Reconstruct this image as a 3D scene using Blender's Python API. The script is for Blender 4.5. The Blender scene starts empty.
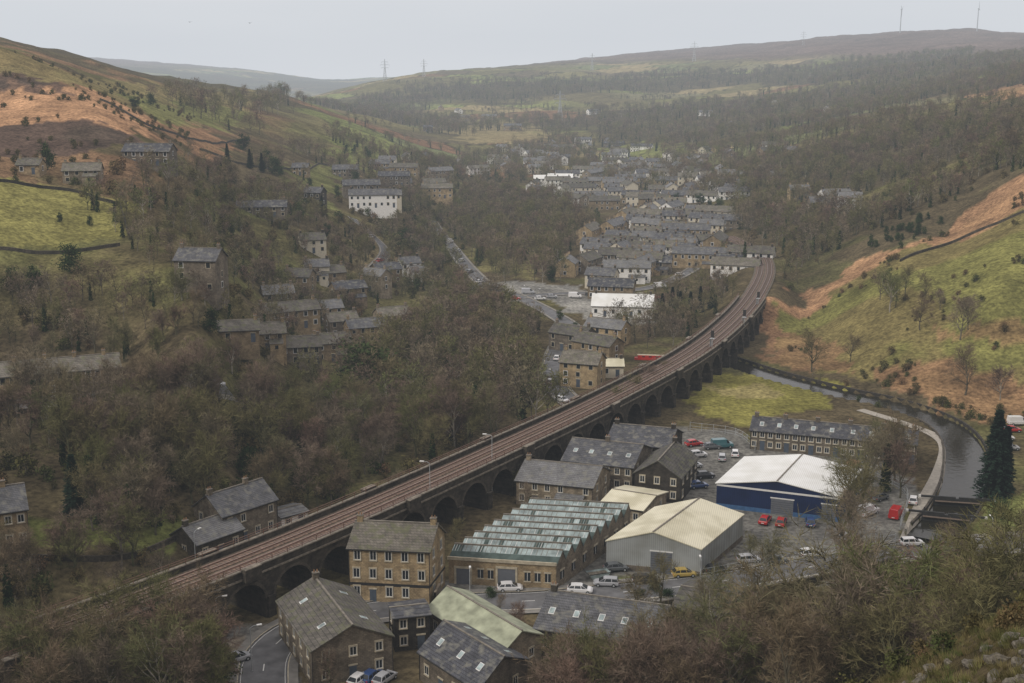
import bpy, math, random, numpy as np
from mathutils import Vector, Matrix
random.seed(7); rng=np.random.default_rng(7)
scene=bpy.context.scene
F=1236.0; TH=math.radians(12.17); SN,CS=math.sin(TH),math.cos(TH); CZ=78.0
# ---------------------------------------------------------------- survey helpers
def ratio(py):
    v=(341.5-py)/F
    return (-SN+CS*v)/(CS+SN*v)
def spt(px,py,Y):
    z=CZ+ratio(py)*Y
    dep=Y*CS+(CZ-z)*SN
    return ((px-512)/F*dep, Y, z)
def Pz(px,py,z=0.0):
    Y=(z-CZ)/ratio(py)
    return spt(px,py,Y)
def smooth(t):
    t=np.clip(t,0,1); return t*t*(3-2*t)
def vnoise(x,y,sc,seed=0):
    x=np.asarray(x,float)/sc; y=np.asarray(y,float)/sc
    ix=np.floor(x); iy=np.floor(y); fx=x-ix; fy=y-iy
    fx=fx*fx*(3-2*fx); fy=fy*fy*(3-2*fy)
    def h(a,b):
        v=np.sin(a*127.1+b*311.7+seed*17.3)*43758.5453
        return v-np.floor(v)
    return (h(ix,iy)*(1-fx)+h(ix+1,iy)*fx)*(1-fy)+(h(ix,iy+1)*(1-fx)+h(ix+1,iy+1)*fx)*fy
def fbm(x,y,sc,seed=0,o=4):
    r=0;a=.5;t=0
    for i in range(o):
        r=r+a*vnoise(x,y,sc/2**i,seed+i*3); t+=a; a*=.55
    return r/t
# ---------------------------------------------------------------- terrain control
ctrl=[]
for (px,py) in [(300,600),(200,620),(300,660),(450,600),(450,660),(600,640),(600,560),(750,520),(750,580),(900,540),(850,440),(700,440),(600,400),
                (720,390),(760,350),(600,350),(500,480),(420,500),(660,500),(820,400),(900,470),(950,500),(960,450),(1024,520),(1100,520),(560,450),(680,600),(850,580),(960,560)]:
    ctrl.append(Pz(px,py,0))
for a in [(560,300,2),(650,270,3),(620,240,4),(720,250,5),(580,330,0),(670,320,0),(520,290,3),(700,300,2)]:
    ctrl.append(Pz(*a))
for a in [(0,683,150),(100,620,165),(0,560,175),(100,520,190),(200,545,190),(0,450,215),(100,450,215),(0,395,250),(120,395,255),(250,400,262),
          (200,470,215),(300,450,240),(350,400,280),(430,400,285),(450,350,340),(300,500,215),
          (0,300,290),(100,300,290),(200,300,275),(0,250,310),(60,178,380),(130,165,400),(0,200,340),(0,140,420),(100,230,340),(180,220,370),
          (0,56,560),(0,95,500),(100,100,520),(60,66,640),(200,150,560),(250,200,480),(300,250,430),(300,290,400),(400,280,460),(280,340,320),(380,330,370),
          (350,200,600),(400,220,600),(450,200,750),(430,170,900),(350,150,850),(250,112,900),(150,82,850),(200,92,1000),(300,100,1300),
          (-120,200,330),(-120,80,520),(-120,400,240),(-120,560,170),(-120,40,700),
          (450,250,540),(480,230,640),(460,300,430),
          (60,70,1500),(150,95,2500),(260,106,3000),(330,103,3800),(370,78,6500),(250,70,6200),(120,60,6000),(0,54,6000),(-150,54,6000),(330,80,6400),
          (370,84,2700),(400,78,2700),(450,74,2700),(600,70,2800),(700,62,3000),(800,47,3200),(900,33,3500),(960,30,3500),(1024,34,3500),(1150,36,3500),
          (400,115,1900),(500,112,1900),(500,140,1400),(450,160,1150),(600,110,1900),(600,85,2400),(700,110,1700),(700,85,2300),(600,150,1300),(700,160,1000),(650,180,900),(560,200,780),
          (800,150,900),(800,110,1450),(820,80,2100),(900,100,1300),(900,70,2000),(950,60,2200),(900,150,720),(850,200,600),(800,220,560),(1024,95,900),(1024,60,1800),(1024,130,620),(1024,150,520),
          (950,200,470),(1000,300,330),(1000,350,310),(1024,180,440),(1000,215,420),(950,235,430),(900,250,420),(850,290,400),(900,300,360),(920,350,320),(800,310,400),(840,340,350),(1000,400,285),(880,380,305),(800,350,350),
          (1120,150,450),(1120,300,330),(1120,400,280),(1120,60,1700),(950,260,390)]:
    ctrl.append(spt(*a))
for a in [(-80,0,73),(0,0,76.2),(60,0,78),(-80,-50,80),(0,-50,88),(60,-50,90),(0,25,62),(-60,25,56),(60,25,67),(-60,50,40),(0,50,44),(20,50,51),(50,50,57),
          (-60,75,20),(-40,75,24),(0,75,28),(25,75,39),(33,75,43.6),(60,75,51),(-70,100,6),(0,100,12),(40,100,22),(65,100,31),(-80,125,1),(0,125,3),(40,125,9),(65,125,17),(0,145,0),(40,145,2),(75,145,7),(-80,145,0)]:
    ctrl.append(a)
ctrl=np.array(ctrl,float)
def par(x,y):
    d=np.maximum(y+80,15.0)
    return np.stack([3*x/d,np.log(d)],-1),d
cp,cd=par(ctrl[:,0],ctrl[:,1]); cq=ctrl[:,2]/cd
def phi(r2): return 0.5*r2*np.log(r2+1e-9)
n=len(cp)
R2=((cp[:,None]-cp[None])**2).sum(-1)
A=np.zeros((n+3,n+3)); A[:n,:n]=phi(R2)+np.eye(n)*0.0008
A[:n,n]=1;A[:n,n+1:]=cp;A[n,:n]=1;A[n+1:,:n]=cp.T
W=np.linalg.solve(A,np.concatenate([cq,[0,0,0]]))
def catmull(pts,step):
    p=np.array(pts,float); q=np.vstack([2*p[0]-p[1],p,2*p[-1]-p[-2]]); out=[]
    for i in range(1,len(q)-2):
        for t in np.linspace(0,1,24,endpoint=False):
            out.append(.5*((2*q[i])+(-q[i-1]+q[i+1])*t+(2*q[i-1]-5*q[i]+4*q[i+1]-q[i+2])*t*t+(-q[i-1]+3*q[i]-3*q[i+1]+q[i+2])*t**3))
    out.append(q[-2]); out=np.array(out)
    s=np.concatenate([[0],np.cumsum(np.linalg.norm(np.diff(out[:,:2],axis=0),axis=1))])
    m=max(2,int(s[-1]/step)+1); ss=np.linspace(0,s[-1],m)
    return np.stack([np.interp(ss,s,out[:,k]) for k in range(out.shape[1])],-1)
DZ=8.0
rail=catmull([Pz(px,py,DZ) for px,py in [(-90,684),(0,650),(100,615),(200,577),(300,537),(400,494),(500,449),(600,402),(690,354),(735,318),(757,290),(765,268),(757,252),(728,236)]],1.5)
for _ in range(12): rail[1:-1]=(rail[:-2]+rail[1:-1]*2+rail[2:])/4
canal=catmull([Pz(px,py,0) for px,py in [(700,350),(735,362),(780,376),(840,391),(895,403),(940,420),(962,440),(966,465),(962,490),(950,512),(930,535)]],2)
def pdist(x,y,poly):
    x=np.atleast_1d(x);y=np.atleast_1d(y)
    best=np.full(x.shape,1e9)
    for i in range(0,len(x),20000):
        p=np.stack([x[i:i+20000],y[i:i+20000]],-1)
        q=poly[:,:2]
        d2=((p[:,None]-q[None])**2).sum(-1).min(1)
        best[i:i+20000]=np.sqrt(d2)
    return best
def Hraw(x,y):
    out=np.empty(len(x))
    for i in range(0,len(x),20000):
        pp,d=par(x[i:i+20000],y[i:i+20000])
        r2=((pp[:,None]-cp[None])**2).sum(-1)
        out[i:i+20000]=(phi(r2)@W[:n]+W[n]+pp@W[n+1:])*d
    return out
def Hf(x,y):
    x=np.atleast_1d(np.asarray(x,float)); y=np.atleast_1d(np.asarray(y,float))
    z=Hraw(x,y)
    m=smooth((z-5)/25)*smooth((y-60)/120)
    z=z+m*((fbm(x,y,130,3)-.5)*np.clip(y*.014,0,18)+(fbm(x,y,35,9)-.5)*np.clip(y*.01,0,6))
    fl=smooth((y-120)/30)
    z=np.where(z<0,z*(1-fl),np.where(z<6,z*(1-fl)+fl*z*smooth(z/6),z))
    k=(y>340)&(y<620)&(np.abs(x-90)<90)
    if k.any():
        dd=pdist(x[k],y[k],rail); w=(1-smooth((dd-5)/13))*smooth((y[k]-372)/25)
        z[k]=z[k]*(1-w)+(DZ-.55)*w
    k=(y>150)&(y<400)&(x>20)
    if k.any():
        dd=pdist(x[k],y[k],canal); z[k]-=1.9*(1-smooth((dd-3.2)/1.5))
    return z
def P(px,py,ymin=128,ymax=7000):
    Y=np.exp(np.linspace(math.log(ymin),math.log(ymax),420))
    for _ in range(2):
        r=ratio(py); z=CZ+r*Y; x=(px-512)/F*(Y*CS+(CZ-z)*SN)
        g=z-Hf(x,Y); idx=np.where(g<=0)[0]
        if len(idx)==0: i=len(Y)-1
        else: i=max(1,idx[0])
        Y=np.linspace(Y[i-1],Y[i],60)
    idx=np.where((CZ+r*Y)-Hf((px-512)/F*(Y*CS-(r*Y)*SN),Y)<=0)[0]
    j=idx[0] if len(idx) else len(Y)-1
    x=(px-512)/F*(Y[j]*CS-(r*Y[j])*SN)
    return Vector((x,Y[j],float(Hf(x,Y[j])[0])))
# ---------------------------------------------------------------- materials
def newmat(name):
    m=bpy.data.materials.new(name); m.use_nodes=True; nt=m.node_tree
    b=nt.nodes['Principled BSDF']; b.inputs['Roughness'].default_value=.9
    b.inputs['Specular IOR Level'].default_value=.25
    return m,nt,b
def N(nt,t,**k):
    nd=nt.nodes.new(t)
    for a,v in k.items(): setattr(nd,a,v)
    return nd
def ramp(nt,stops):
    r=N(nt,'ShaderNodeValToRGB'); e=r.color_ramp.elements
    e[0].position=stops[0][0]; e[0].color=(*stops[0][1],1)
    e[1].position=stops[-1][0]; e[1].color=(*stops[-1][1],1)
    for p,c in stops[1:-1]:
        x=e.new(p); x.color=(*c,1)
    return r
def mulcol(nt,a,b,fac=1.0,mode='MULTIPLY'):
    m=N(nt,'ShaderNodeMix',data_type='RGBA',blend_type=mode)
    m.inputs[0].default_value=fac
    nt.links.new(a,m.inputs[6]); nt.links.new(b,m.inputs[7]); return m.outputs[2]
def simple(name,col,rough=.8,var=.25,scale=1.5,metal=0,spec=.25):
    m,nt,b=newmat(name); tc=N(nt,'ShaderNodeTexCoord'); no=N(nt,'ShaderNodeTexNoise'); no.inputs['Scale'].default_value=scale; no.inputs['Detail'].default_value=5
    nt.links.new(tc.outputs['Object'],no.inputs['Vector'])
    r=ramp(nt,[(.3,tuple(c*(1-var) for c in col)),(.7,tuple(min(1,c*(1+var)) for c in col))])
    nt.links.new(no.outputs['Fac'],r.inputs[0]); nt.links.new(r.outputs[0],b.inputs['Base Color'])
    b.inputs['Roughness'].default_value=rough; b.inputs['Metallic'].default_value=metal; b.inputs['Specular IOR Level'].default_value=spec
    return m
def masonry(name,c1,c2,mort,bw=.5,rh=.24,stain=.6,randv=.35,moss=None,rough=.9):
    m,nt,b=newmat(name); tc=N(nt,'ShaderNodeTexCoord'); sp=N(nt,'ShaderNodeSeparateXYZ'); nt.links.new(tc.outputs['Object'],sp.inputs[0])
    ad=N(nt,'ShaderNodeMath',operation='ADD'); nt.links.new(sp.outputs[0],ad.inputs[0]); nt.links.new(sp.outputs[1],ad.inputs[1])
    cb=N(nt,'ShaderNodeCombineXYZ'); nt.links.new(ad.outputs[0],cb.inputs[0]); nt.links.new(sp.outputs[2],cb.inputs[1])
    br=N(nt,'ShaderNodeTexBrick'); br.inputs['Scale'].default_value=1; br.inputs['Brick Width'].default_value=bw; br.inputs['Row Height'].default_value=rh
    br.inputs['Mortar Size'].default_value=.018; br.inputs['Color1'].default_value=(*c1,1); br.inputs['Color2'].default_value=(*c2,1); br.inputs['Mortar'].default_value=(*mort,1)
    nt.links.new(cb.outputs[0],br.inputs['Vector'])
    no=N(nt,'ShaderNodeTexNoise'); no.inputs['Scale'].default_value=.55; no.inputs['Detail'].default_value=6; no.inputs['Roughness'].default_value=.7
    nt.links.new(tc.outputs['Object'],no.inputs['Vector'])
    r=ramp(nt,[(.32,(1-stain,)*3),(.66,(1.15,)*3)]); nt.links.new(no.outputs['Fac'],r.inputs[0])
    o=mulcol(nt,br.outputs['Color'],r.outputs[0])
    oi=N(nt,'ShaderNodeObjectInfo'); r2=ramp(nt,[(0,(1-randv,1-randv,1-randv*.9)),(1,(1+randv,1+randv*.9,1+randv*.7))]); nt.links.new(oi.outputs['Random'],r2.inputs[0])
    o=mulcol(nt,o,r2.outputs[0])
    if moss:
        n2=N(nt,'ShaderNodeTexNoise'); n2.inputs['Scale'].default_value=.9; n2.inputs['Detail'].default_value=4
        mp=N(nt,'ShaderNodeMapping'); mp.inputs['Location'].default_value=(9,4,2); nt.links.new(tc.outputs['Object'],mp.inputs[0]); nt.links.new(mp.outputs[0],n2.inputs['Vector'])
        r3=ramp(nt,[(.5,(0,0,0)),(.68,(.8,.8,.8))]); nt.links.new(n2.outputs['Fac'],r3.inputs[0])
        mx=N(nt,'ShaderNodeMix',data_type='RGBA'); nt.links.new(r3.outputs[0],mx.inputs[0]); nt.links.new(o,mx.inputs[6]); mx.inputs[7].default_value=(*moss,1); o=mx.outputs[2]
    nt.links.new(o,b.inputs['Base Color'])
    bp=N(nt,'ShaderNodeBump'); bp.inputs['Strength'].default_value=.5; bp.inputs['Distance'].default_value=.05
    nt.links.new(br.outputs['Fac'],bp.inputs['Height']); bp.invert=True; nt.links.new(bp.outputs[0],b.inputs['Normal'])
    b.inputs['Roughness'].default_value=rough
    return m
M={}
M['tan']=masonry('stone_tan',(.45,.35,.21),(.36,.275,.165),(.22,.18,.13))
M['grey']=masonry('stone_grey',(.31,.26,.195),(.225,.19,.145),(.15,.14,.11))
M['dark']=masonry('stone_sooty',(.11,.095,.075),(.07,.062,.05),(.05,.047,.04),stain=.6)
M['via']=masonry('viaduct_stone',(.1,.085,.065),(.06,.052,.042),(.05,.045,.04),bw=.9,rh=.42,stain=.75,randv=0)
M['cream']=simple('render_cream',(.58,.53,.42),var=.12)
M['white']=simple('render_white',(.78,.77,.74),var=.1)
M['slate']=masonry('roof_slate',(.165,.172,.185),(.12,.125,.137),(.06,.06,.065),bw=.35,rh=.2,stain=.45,randv=.5,moss=(.2,.195,.165),rough=.55)
M['slate2']=masonry('roof_stone_slate',(.2,.185,.16),(.14,.13,.115),(.07,.07,.06),bw=.5,rh=.28,stain=.5,randv=.4,moss=(.13,.135,.075),rough=.8)
M['trim']=simple('stone_trim',(.45,.4,.3),var=.25)
M['cope']=simple('parapet_cope',(.2,.175,.14),var=.45)
M['frame']=simple('window_frame_white',(.7,.7,.68),var=.05,rough=.5)
M['door']=simple('door_paint',(.08,.1,.13),var=.2,rough=.5)
m,nt,b=newmat('window_glass'); b.inputs['Base Color'].default_value=(.02,.025,.03,1); b.inputs['Roughness'].default_value=.12; b.inputs['Specular IOR Level'].default_value=.6; M['glass']=m
M['pot']=simple('chimney_pot_clay',(.3,.17,.09),var=.2)
M['cap']=simple('ridge_tile',(.2,.18,.15),var=.3)
M['steel']=simple('galvanised_steel',(.38,.4,.41),rough=.45,var=.08)
M['black']=simple('black_paint',(.03,.03,.03),rough=.6)
M['pmoss']=simple('asbestos_green',(.33,.35,.25),var=.35,scale=.6)
def cladding(name,col,dirt=.25,freq=6.0):
    m,nt,b=newmat(name); tc=N(nt,'ShaderNodeTexCoord'); wv=N(nt,'ShaderNodeTexWave',bands_direction='X'); wv.inputs['Scale'].default_value=freq/6.28; wv.inputs['Distortion'].default_value=0
    nt.links.new(tc.outputs['Object'],wv.inputs['Vector'])
    r=ramp(nt,[(.0,tuple(c*.82 for c in col)),(.5,col)]); nt.links.new(wv.outputs['Fac'],r.inputs[0])
    no=N(nt,'ShaderNodeTexNoise'); no.inputs['Scale'].default_value=.25; no.inputs['Detail'].default_value=8; nt.links.new(tc.outputs['Object'],no.inputs['Vector'])
    r2=ramp(nt,[(.35,(1-dirt,1-dirt*1.05,1-dirt*1.25)),(.6,(1,1,1))]); nt.links.new(no.outputs['Fac'],r2.inputs[0])
    nt.links.new(mulcol(nt,r.outputs[0],r2.outputs[0]),b.inputs['Base Color']); b.inputs['Roughness'].default_value=.55
    return m
M['cl_grey']=cladding('cladding_grey',(.36,.38,.38)); M['cl_cream']=cladding('roof_cream',(.76,.72,.55),dirt=.25)
M['cl_white']=cladding('roof_white',(.86,.87,.85),dirt=.14); M['cl_blue']=cladding('cladding_blue_shade',(.01,.024,.085))  # blue cladding darkened to navy; the upper wall's shadow is put into this colour
M['shutter']=simple('roller_shutter',(.13,.14,.16),var=.08)
M['glaz']=simple('north_light_glazing',(.32,.39,.39),rough=.35,var=.45,scale=.8)
M['glazd']=simple('north_light_slate',(.07,.1,.092),rough=.7,var=.4,scale=.9)
M['ballast']=simple('ballast',(.2,.135,.1),var=.45,scale=2.2)
M['bside']=simple('ballast_shoulder',(.11,.09,.065),var=.5,scale=1.2)
M['sleeper']=simple('sleeper',(.15,.115,.09),var=.2)
M['rail']=simple('rail_rust',(.18,.1,.07),rough=.5,var=.2)
M['railtop']=simple('rail_top_steel',(.42,.36,.33),rough=.3,metal=.4,var=.1)
M['asph']=simple('asphalt',(.14,.14,.143),var=.3,scale=.5)
M['pave']=simple('pavement_flags',(.22,.21,.19),var=.2,scale=1)
M['line']=simple('road_paint',(.7,.7,.67),var=.1)
M['path']=simple('gravel_path',(.36,.33,.28),var=.2)
M['rock']=simple('gritstone',(.13,.115,.09),var=.6,scale=2)
M['red']=simple('red_paint',(.45,.03,.02),var=.1,rough=.4)
M['cblue']=simple('container_blue',(.05,.12,.25),var=.2,rough=.5)
M['tyre']=simple('tyre',(.02,.02,.02)); M['lamp_r']=simple('tail_lamp',(.4,.02,.02),rough=.3); M['lamp_w']=simple('head_lamp',(.75,.75,.75),rough=.2)
m,nt,b=newmat('car_paint'); oi=N(nt,'ShaderNodeObjectInfo'); nt.links.new(oi.outputs['Color'],b.inputs['Base Color']); b.inputs['Roughness'].default_value=.28; b.inputs['Coat Weight'].default_value=.6; b.inputs['Specular IOR Level'].default_value=.5; M['paint']=m
m,nt,b=newmat('canal_water'); b.inputs['Base Color'].default_value=(.022,.02,.014,1); b.inputs['Roughness'].default_value=.1; b.inputs['Specular IOR Level'].default_value=.16
no=N(nt,'ShaderNodeTexNoise'); no.inputs['Scale'].default_value=.8; no.inputs['Detail'].default_value=4; bp=N(nt,'ShaderNodeBump'); bp.inputs['Strength'].default_value=.4; bp.inputs['Distance'].default_value=.12
tc=N(nt,'ShaderNodeTexCoord'); nt.links.new(tc.outputs['Object'],no.inputs['Vector']); nt.links.new(no.outputs['Fac'],bp.inputs['Height']); nt.links.new(bp.outputs[0],b.inputs['Normal']); M['water']=m
def veg(name,stops):
    m,nt,b=newmat(name); oi=N(nt,'ShaderNodeObjectInfo'); r=ramp(nt,stops); nt.links.new(oi.outputs['Random'],r.inputs[0])
    tc=N(nt,'ShaderNodeTexCoord'); no=N(nt,'ShaderNodeTexNoise'); no.inputs['Scale'].default_value=.6; no.inputs['Detail'].default_value=1; nt.links.new(tc.outputs['Object'],no.inputs['Vector'])
    r2=ramp(nt,[(.3,(.6,.6,.6)),(.7,(1.4,1.4,1.4))]); nt.links.new(no.outputs['Fac'],r2.inputs[0]); o=mulcol(nt,r.outputs[0],r2.outputs[0])
    nt.links.new(o,b.inputs['Base Color']); b.inputs['Roughness'].default_value=1; b.inputs['Specular IOR Level'].default_value=.0
    return m
M['bark']=veg('bare_twigs',[(0,(.185,.14,.095)),(.25,(.17,.15,.075)),(.5,(.14,.14,.06)),(.75,(.23,.185,.135)),(.9,(.13,.105,.078)),(1,(.15,.165,.065))])
M['trunk']=veg('trunk_bark',[(0,(.12,.105,.08)),(.5,(.11,.115,.06)),(.8,(.17,.15,.12)),(1,(.34,.31,.26))])
M['birch']=veg('brown_twigs',[(0,(.2,.135,.105)),(.5,(.18,.14,.105)),(1,(.15,.11,.085))])
M['leaf']=veg('evergreen_leaves',[(0,(.025,.045,.018)),(.6,(.04,.065,.025)),(1,(.06,.08,.03))])
M['conif']=veg('conifer_needles',[(0,(.015,.03,.02)),(.6,(.025,.045,.03)),(1,(.03,.042,.02))])
M['scrub']=veg('scrub_leaves',[(0,(.085,.09,.03)),(.4,(.15,.11,.055)),(.7,(.06,.085,.028)),(1,(.2,.125,.07))])
M['tuft']=veg('grass_tuft',[(0,(.14,.145,.05)),(.5,(.22,.175,.085)),(1,(.1,.13,.04))])
# ---------------------------------------------------------------- mesh builder
class MB:
    def __init__(s): s.v=[];s.f=[];s.m=[];s.mats=[];s.T=None
    def mi(s,k):
        if k not in s.mats: s.mats.append(k)
        return s.mats.index(k)
    def poly(s,pts,mat):
        b=len(s.v)
        for p in pts: s.v.append(s.T(p) if s.T else tuple(p))
        s.f.append(tuple(range(b,b+len(pts)))); s.m.append(s.mi(mat))
    def box(s,x0,x1,y0,y1,z0,z1,mat,bottom=True):
        c=[(x0,y0,z0),(x1,y0,z0),(x1,y1,z0),(x0,y1,z0),(x0,y0,z1),(x1,y0,z1),(x1,y1,z1),(x0,y1,z1)]
        fs=[(4,5,6,7),(0,1,5,4),(1,2,6,5),(2,3,7,6),(3,0,4,7)]
        if bottom: fs.append((3,2,1,0))
        b=len(s.v)
        for p in c: s.v.append(s.T(p) if s.T else p)
        k=s.mi(mat)
        for f in fs: s.f.append(tuple(b+i for i in f)); s.m.append(k)
    def cyl(s,p0,p1,r0,r1,n,mat,cap=False):
        p0=Vector(p0);p1=Vector(p1);d=(p1-p0)
        if d.length<1e-6: return
        d.normalize(); a=d.orthogonal().normalized(); c=d.cross(a); b=len(s.v); k=s.mi(mat)
        for i in range(n):
            t=2*math.pi*i/n; o=a*math.cos(t)+c*math.sin(t)
            for q in (p0+o*r0,p1+o*r1): s.v.append(s.T(q) if s.T else tuple(q))
        for i in range(n):
            j=(i+1)%n; s.f.append((b+2*i,b+2*j,b+2*j+1,b+2*i+1)); s.m.append(k)
        if cap: s.f.append(tuple(b+2*i+1 for i in range(n))); s.m.append(k); s.f.append(tuple(b+2*i for i in range(n))[::-1]); s.m.append(k)
    def mesh(s,name):
        me=bpy.data.meshes.new(name); me.from_pydata(s.v,[],s.f)
        for k in s.mats: me.materials.append(M[k])
        me.polygons.foreach_set('material_index',s.m); me.update(); return me
def obj(name,me,loc=(0,0,0),rz=0,sc=1,parent=None,color=None):
    o=bpy.data.objects.new(name,me); o.location=loc; o.rotation_euler=(0,0,rz)
    o.scale=(sc,sc,sc) if not isinstance(sc,tuple) else sc
    if color: o.color=(*color,1)
    if parent: o.parent=parent
    scene.collection.objects.link(o); return o
circ=[]
lines=[(rail,7.0),(canal,5.5)]
# ---------------------------------------------------------------- terrain mesh
def poly_w(pix,**k): return np.array([P(a,b,**k)[:2] for a,b in pix])
def inpoly(x,y,poly):
    ins=np.zeros(len(x),bool); j=len(poly)-1
    for i in range(len(poly)):
        xi,yi=poly[i];xj,yj=poly[j]
        c=((yi>y)!=(yj>y))&(x<(xj-xi)*(y-yi)/(yj-yi+1e-12)+xi); ins^=c; j=i
    return ins
sv=np.concatenate([np.linspace(-1.2,-.5,30,endpoint=False),np.linspace(-.5,.5,430),np.linspace(.5,1.2,31)[1:]])
dv=np.exp(np.linspace(math.log(20),math.log(9500),900))
SS,DD=np.meshgrid(sv,dv); gx=(SS*DD).ravel(); gy=(DD-80).ravel(); gz=Hf(gx,gy)
nc,nr=len(sv),len(dv)
co=np.stack([gx,gy,gz],-1)
ii=np.arange(nc*nr).reshape(nr,nc); fa=np.stack([ii[:-1,:-1],ii[:-1,1:],ii[1:,1:],ii[1:,:-1]],-1).reshape(-1,4)
me=bpy.data.meshes.new('hillside_ground'); me.vertices.add(len(co)); me.vertices.foreach_set('co',co.ravel())
me.loops.add(fa.size); me.loops.foreach_set('vertex_index',fa.ravel()); me.polygons.add(len(fa)); me.polygons.foreach_set('loop_start',np.arange(0,fa.size,4)); me.polygons.foreach_set('loop_total',np.full(len(fa),4))
me.polygons.foreach_set('use_smooth',np.ones(len(fa),bool)); me.update(calc_edges=True)
wx=gx+(fbm(gx,gy,14,21)-.5)*14*np.clip(gy/250,.3,6); wy=gy+(fbm(gx,gy,14,33)-.5)*20*np.clip(gy/250,.3,6)
def C3(*c): return np.array(c)
GR=C3(.155,.17,.06);OL=C3(.145,.13,.06);TAN=C3(.27,.22,.12);BR=C3(.34,.2,.12);WF=C3(.1,.08,.05);TM=C3(.17,.165,.16);MO=C3(.14,.1,.09)
f1=fbm(gx,gy,60,2)[:,None]; f2=fbm(gx,gy,12,5)[:,None]; f3=fbm(gx,gy,26,15)[:,None]; f4=fbm(gx,gy,200,31)[:,None]
col=WF*(1-smooth((f1-.48)/.22))+OL*.85*smooth((f1-.48)/.22)
gm=smooth((f3-.6)/.1)*.4; col=col*(1-gm)+GR*.75*gm
rb=smooth((fbm(gx,gy,45,77)[:,None]-.48)/.08)*smooth((gz[:,None]-34)/20)*(gx[:,None]<0); col=col*(1-rb*.8)+(BR*.6+MO*.15)*rb*.8
col=col*(.5+1.0*f2)
far=smooth((gy-750)/300)[:,None]
a28=math.radians(28); qx=gx+(fbm(gx,gy,300,61)-.5)*190; qy=gy+(fbm(gx,gy,300,62)-.5)*190
ux=(qx*math.cos(a28)+qy*math.sin(a28)); uy=(-qx*math.sin(a28)+qy*math.cos(a28))
cs=85.; ix=np.floor(ux/(cs*1.4)+.35*np.floor(uy/cs)); iy=np.floor(uy/cs)
hh=np.sin(ix*12.9898+iy*78.233)*43758.5453; hh=hh-np.floor(hh)
pal=np.array([GR,OL,TAN*1.0,WF*1.2,GR*.85+.03,BR*.55,OL*1.3,GR*1.35,TAN*1.1,C3(.19,.175,.1),WF*1.4,OL*.9]); fc=pal[(hh*len(pal)).astype(int)%len(pal)]
fx=np.abs((ux/(cs*1.4)+.35*np.floor(uy/cs))%1-.5); fy=np.abs((uy/cs)%1-.5); edge=((fx>.48)|(fy>.475))[:,None]
fc=np.where(edge,fc*.35,fc)*(.7+.6*f2)
rg=smooth((f4-.55)/.1); fc=fc*(1-rg*.7)+(OL*.7+WF*.4)*(.6+.8*f3)*rg*.7
wood=smooth((fbm(gx,gy,330,44)-.5)/.06)[:,None]
fc=fc*(1-wood*.85)+WF*.75*wood*.85
mo=smooth((gz-95)/35)[:,None]*smooth((gy-1200)/500)[:,None]
fc=fc*(1-mo)+MO*(.6+.8*f1)*mo
col=col*(1-far)+fc*far
def paint(pix,c,amt=1.0,mod=True,**k):
    global col
    pw=poly_w(pix,**k); m=inpoly(wx,wy,pw)[:,None]*amt
    cc=c*(.6+.8*f2) if mod else c
    col=col*(1-m)+cc*m
paint([(765,345),(800,320),(860,275),(940,235),(1060,175),(1060,430),(980,425),(880,385),(800,370)],GR*.95+C3(.02,.0,0))
pw=poly_w([(765,345),(800,320),(860,275),(940,235),(1060,175),(1060,430),(980,425),(880,385),(800,370)]); mk_=inpoly(wx,wy,pw)[:,None]*smooth((f3-.48)/.08)*.8
col=col*(1-mk_)+(OL*1.1+C3(.02,0,0))*mk_
paint([(765,330),(790,300),(850,262),(900,248),(960,215),(1040,168),(1060,190),(1000,225),(930,245),(860,280),(800,320),(775,350)],BR,.9)
paint([(765,350),(800,330),(830,345),(850,375),(800,372)],BR*.75,.7)
paint([(860,365),(930,368),(1060,385),(1060,425),(980,425),(900,398)],BR*.75,.85)
paint([(930,330),(1000,320),(1060,330),(1060,345),(1000,345)],BR*.8,.6)
paint([(960,95),(1060,75),(1060,100),(1000,100)],BR,.8)
paint([(690,372),(760,375),(830,392),(850,412),(740,425),(690,410)],GR*1.0+C3(.05,.02,0))
paint([(700,385),(760,382),(800,398),(740,405)],TAN*1.0,.6)
paint([(-30,175),(60,185),(120,205),(130,240),(60,252),(-30,252)],GR+C3(.05,.02,.01))
paint([(-30,90),(60,85),(140,112),(170,128),(130,140),(60,120),(-30,130)],BR*1.2)
paint([(-30,130),(60,120),(140,140),(110,152),(0,160),(-30,165)],MO*.6,.85)
paint([(-30,70),(40,75),(100,100),(60,90),(-30,90)],MO*.6,.8)
paint([(150,125),(190,120),(240,150),(200,160)],BR*.8,.8)
paint([(-30,55),(60,68),(200,92),(300,100),(220,130),(160,120),(80,85),(-30,80)],OL*1.1+C3(.06,.04,.02),.8)
paint([(120,95),(200,100),(260,115),(200,125),(150,118)],GR*1.0,.7)
paint([(200,200),(330,160),(350,190),(290,215)],GR,.6)
paint([(330,150),(380,140),(430,160),(380,180)],GR*1.2,.8)
paint([(340,240),(385,235),(400,262),(350,275)],TAN,.6)
paint([(20,520),(120,515),(190,530),(170,555),(60,560),(20,545)],GR*.9)
paint([(440,610),(330,625),(300,690),(230,700),(230,640),(330,600),(450,575),(600,500),(690,425),(735,430),(760,445),(860,455),(905,490),(910,530),(860,570),(720,590),(560,608)],TM,1)
paint([(240,640),(300,632),(290,683),(235,690)],C3(.22,.18,.14),.7)
paint([(600,588),(685,583),(700,598),(620,606)],GR*1.0)
paint([(975,495),(1040,490),(1040,535),(960,535)],GR*1.1,.9)
paint([(470,290),(500,280),(590,290),(600,320),(560,300),(500,305)],TM*1.3)
paint([(570,300),(640,290),(660,320),(600,325)],TM*1.6)
paint([(480,225),(560,240),(540,280),(480,270)],OL*1.3,.8)
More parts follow.
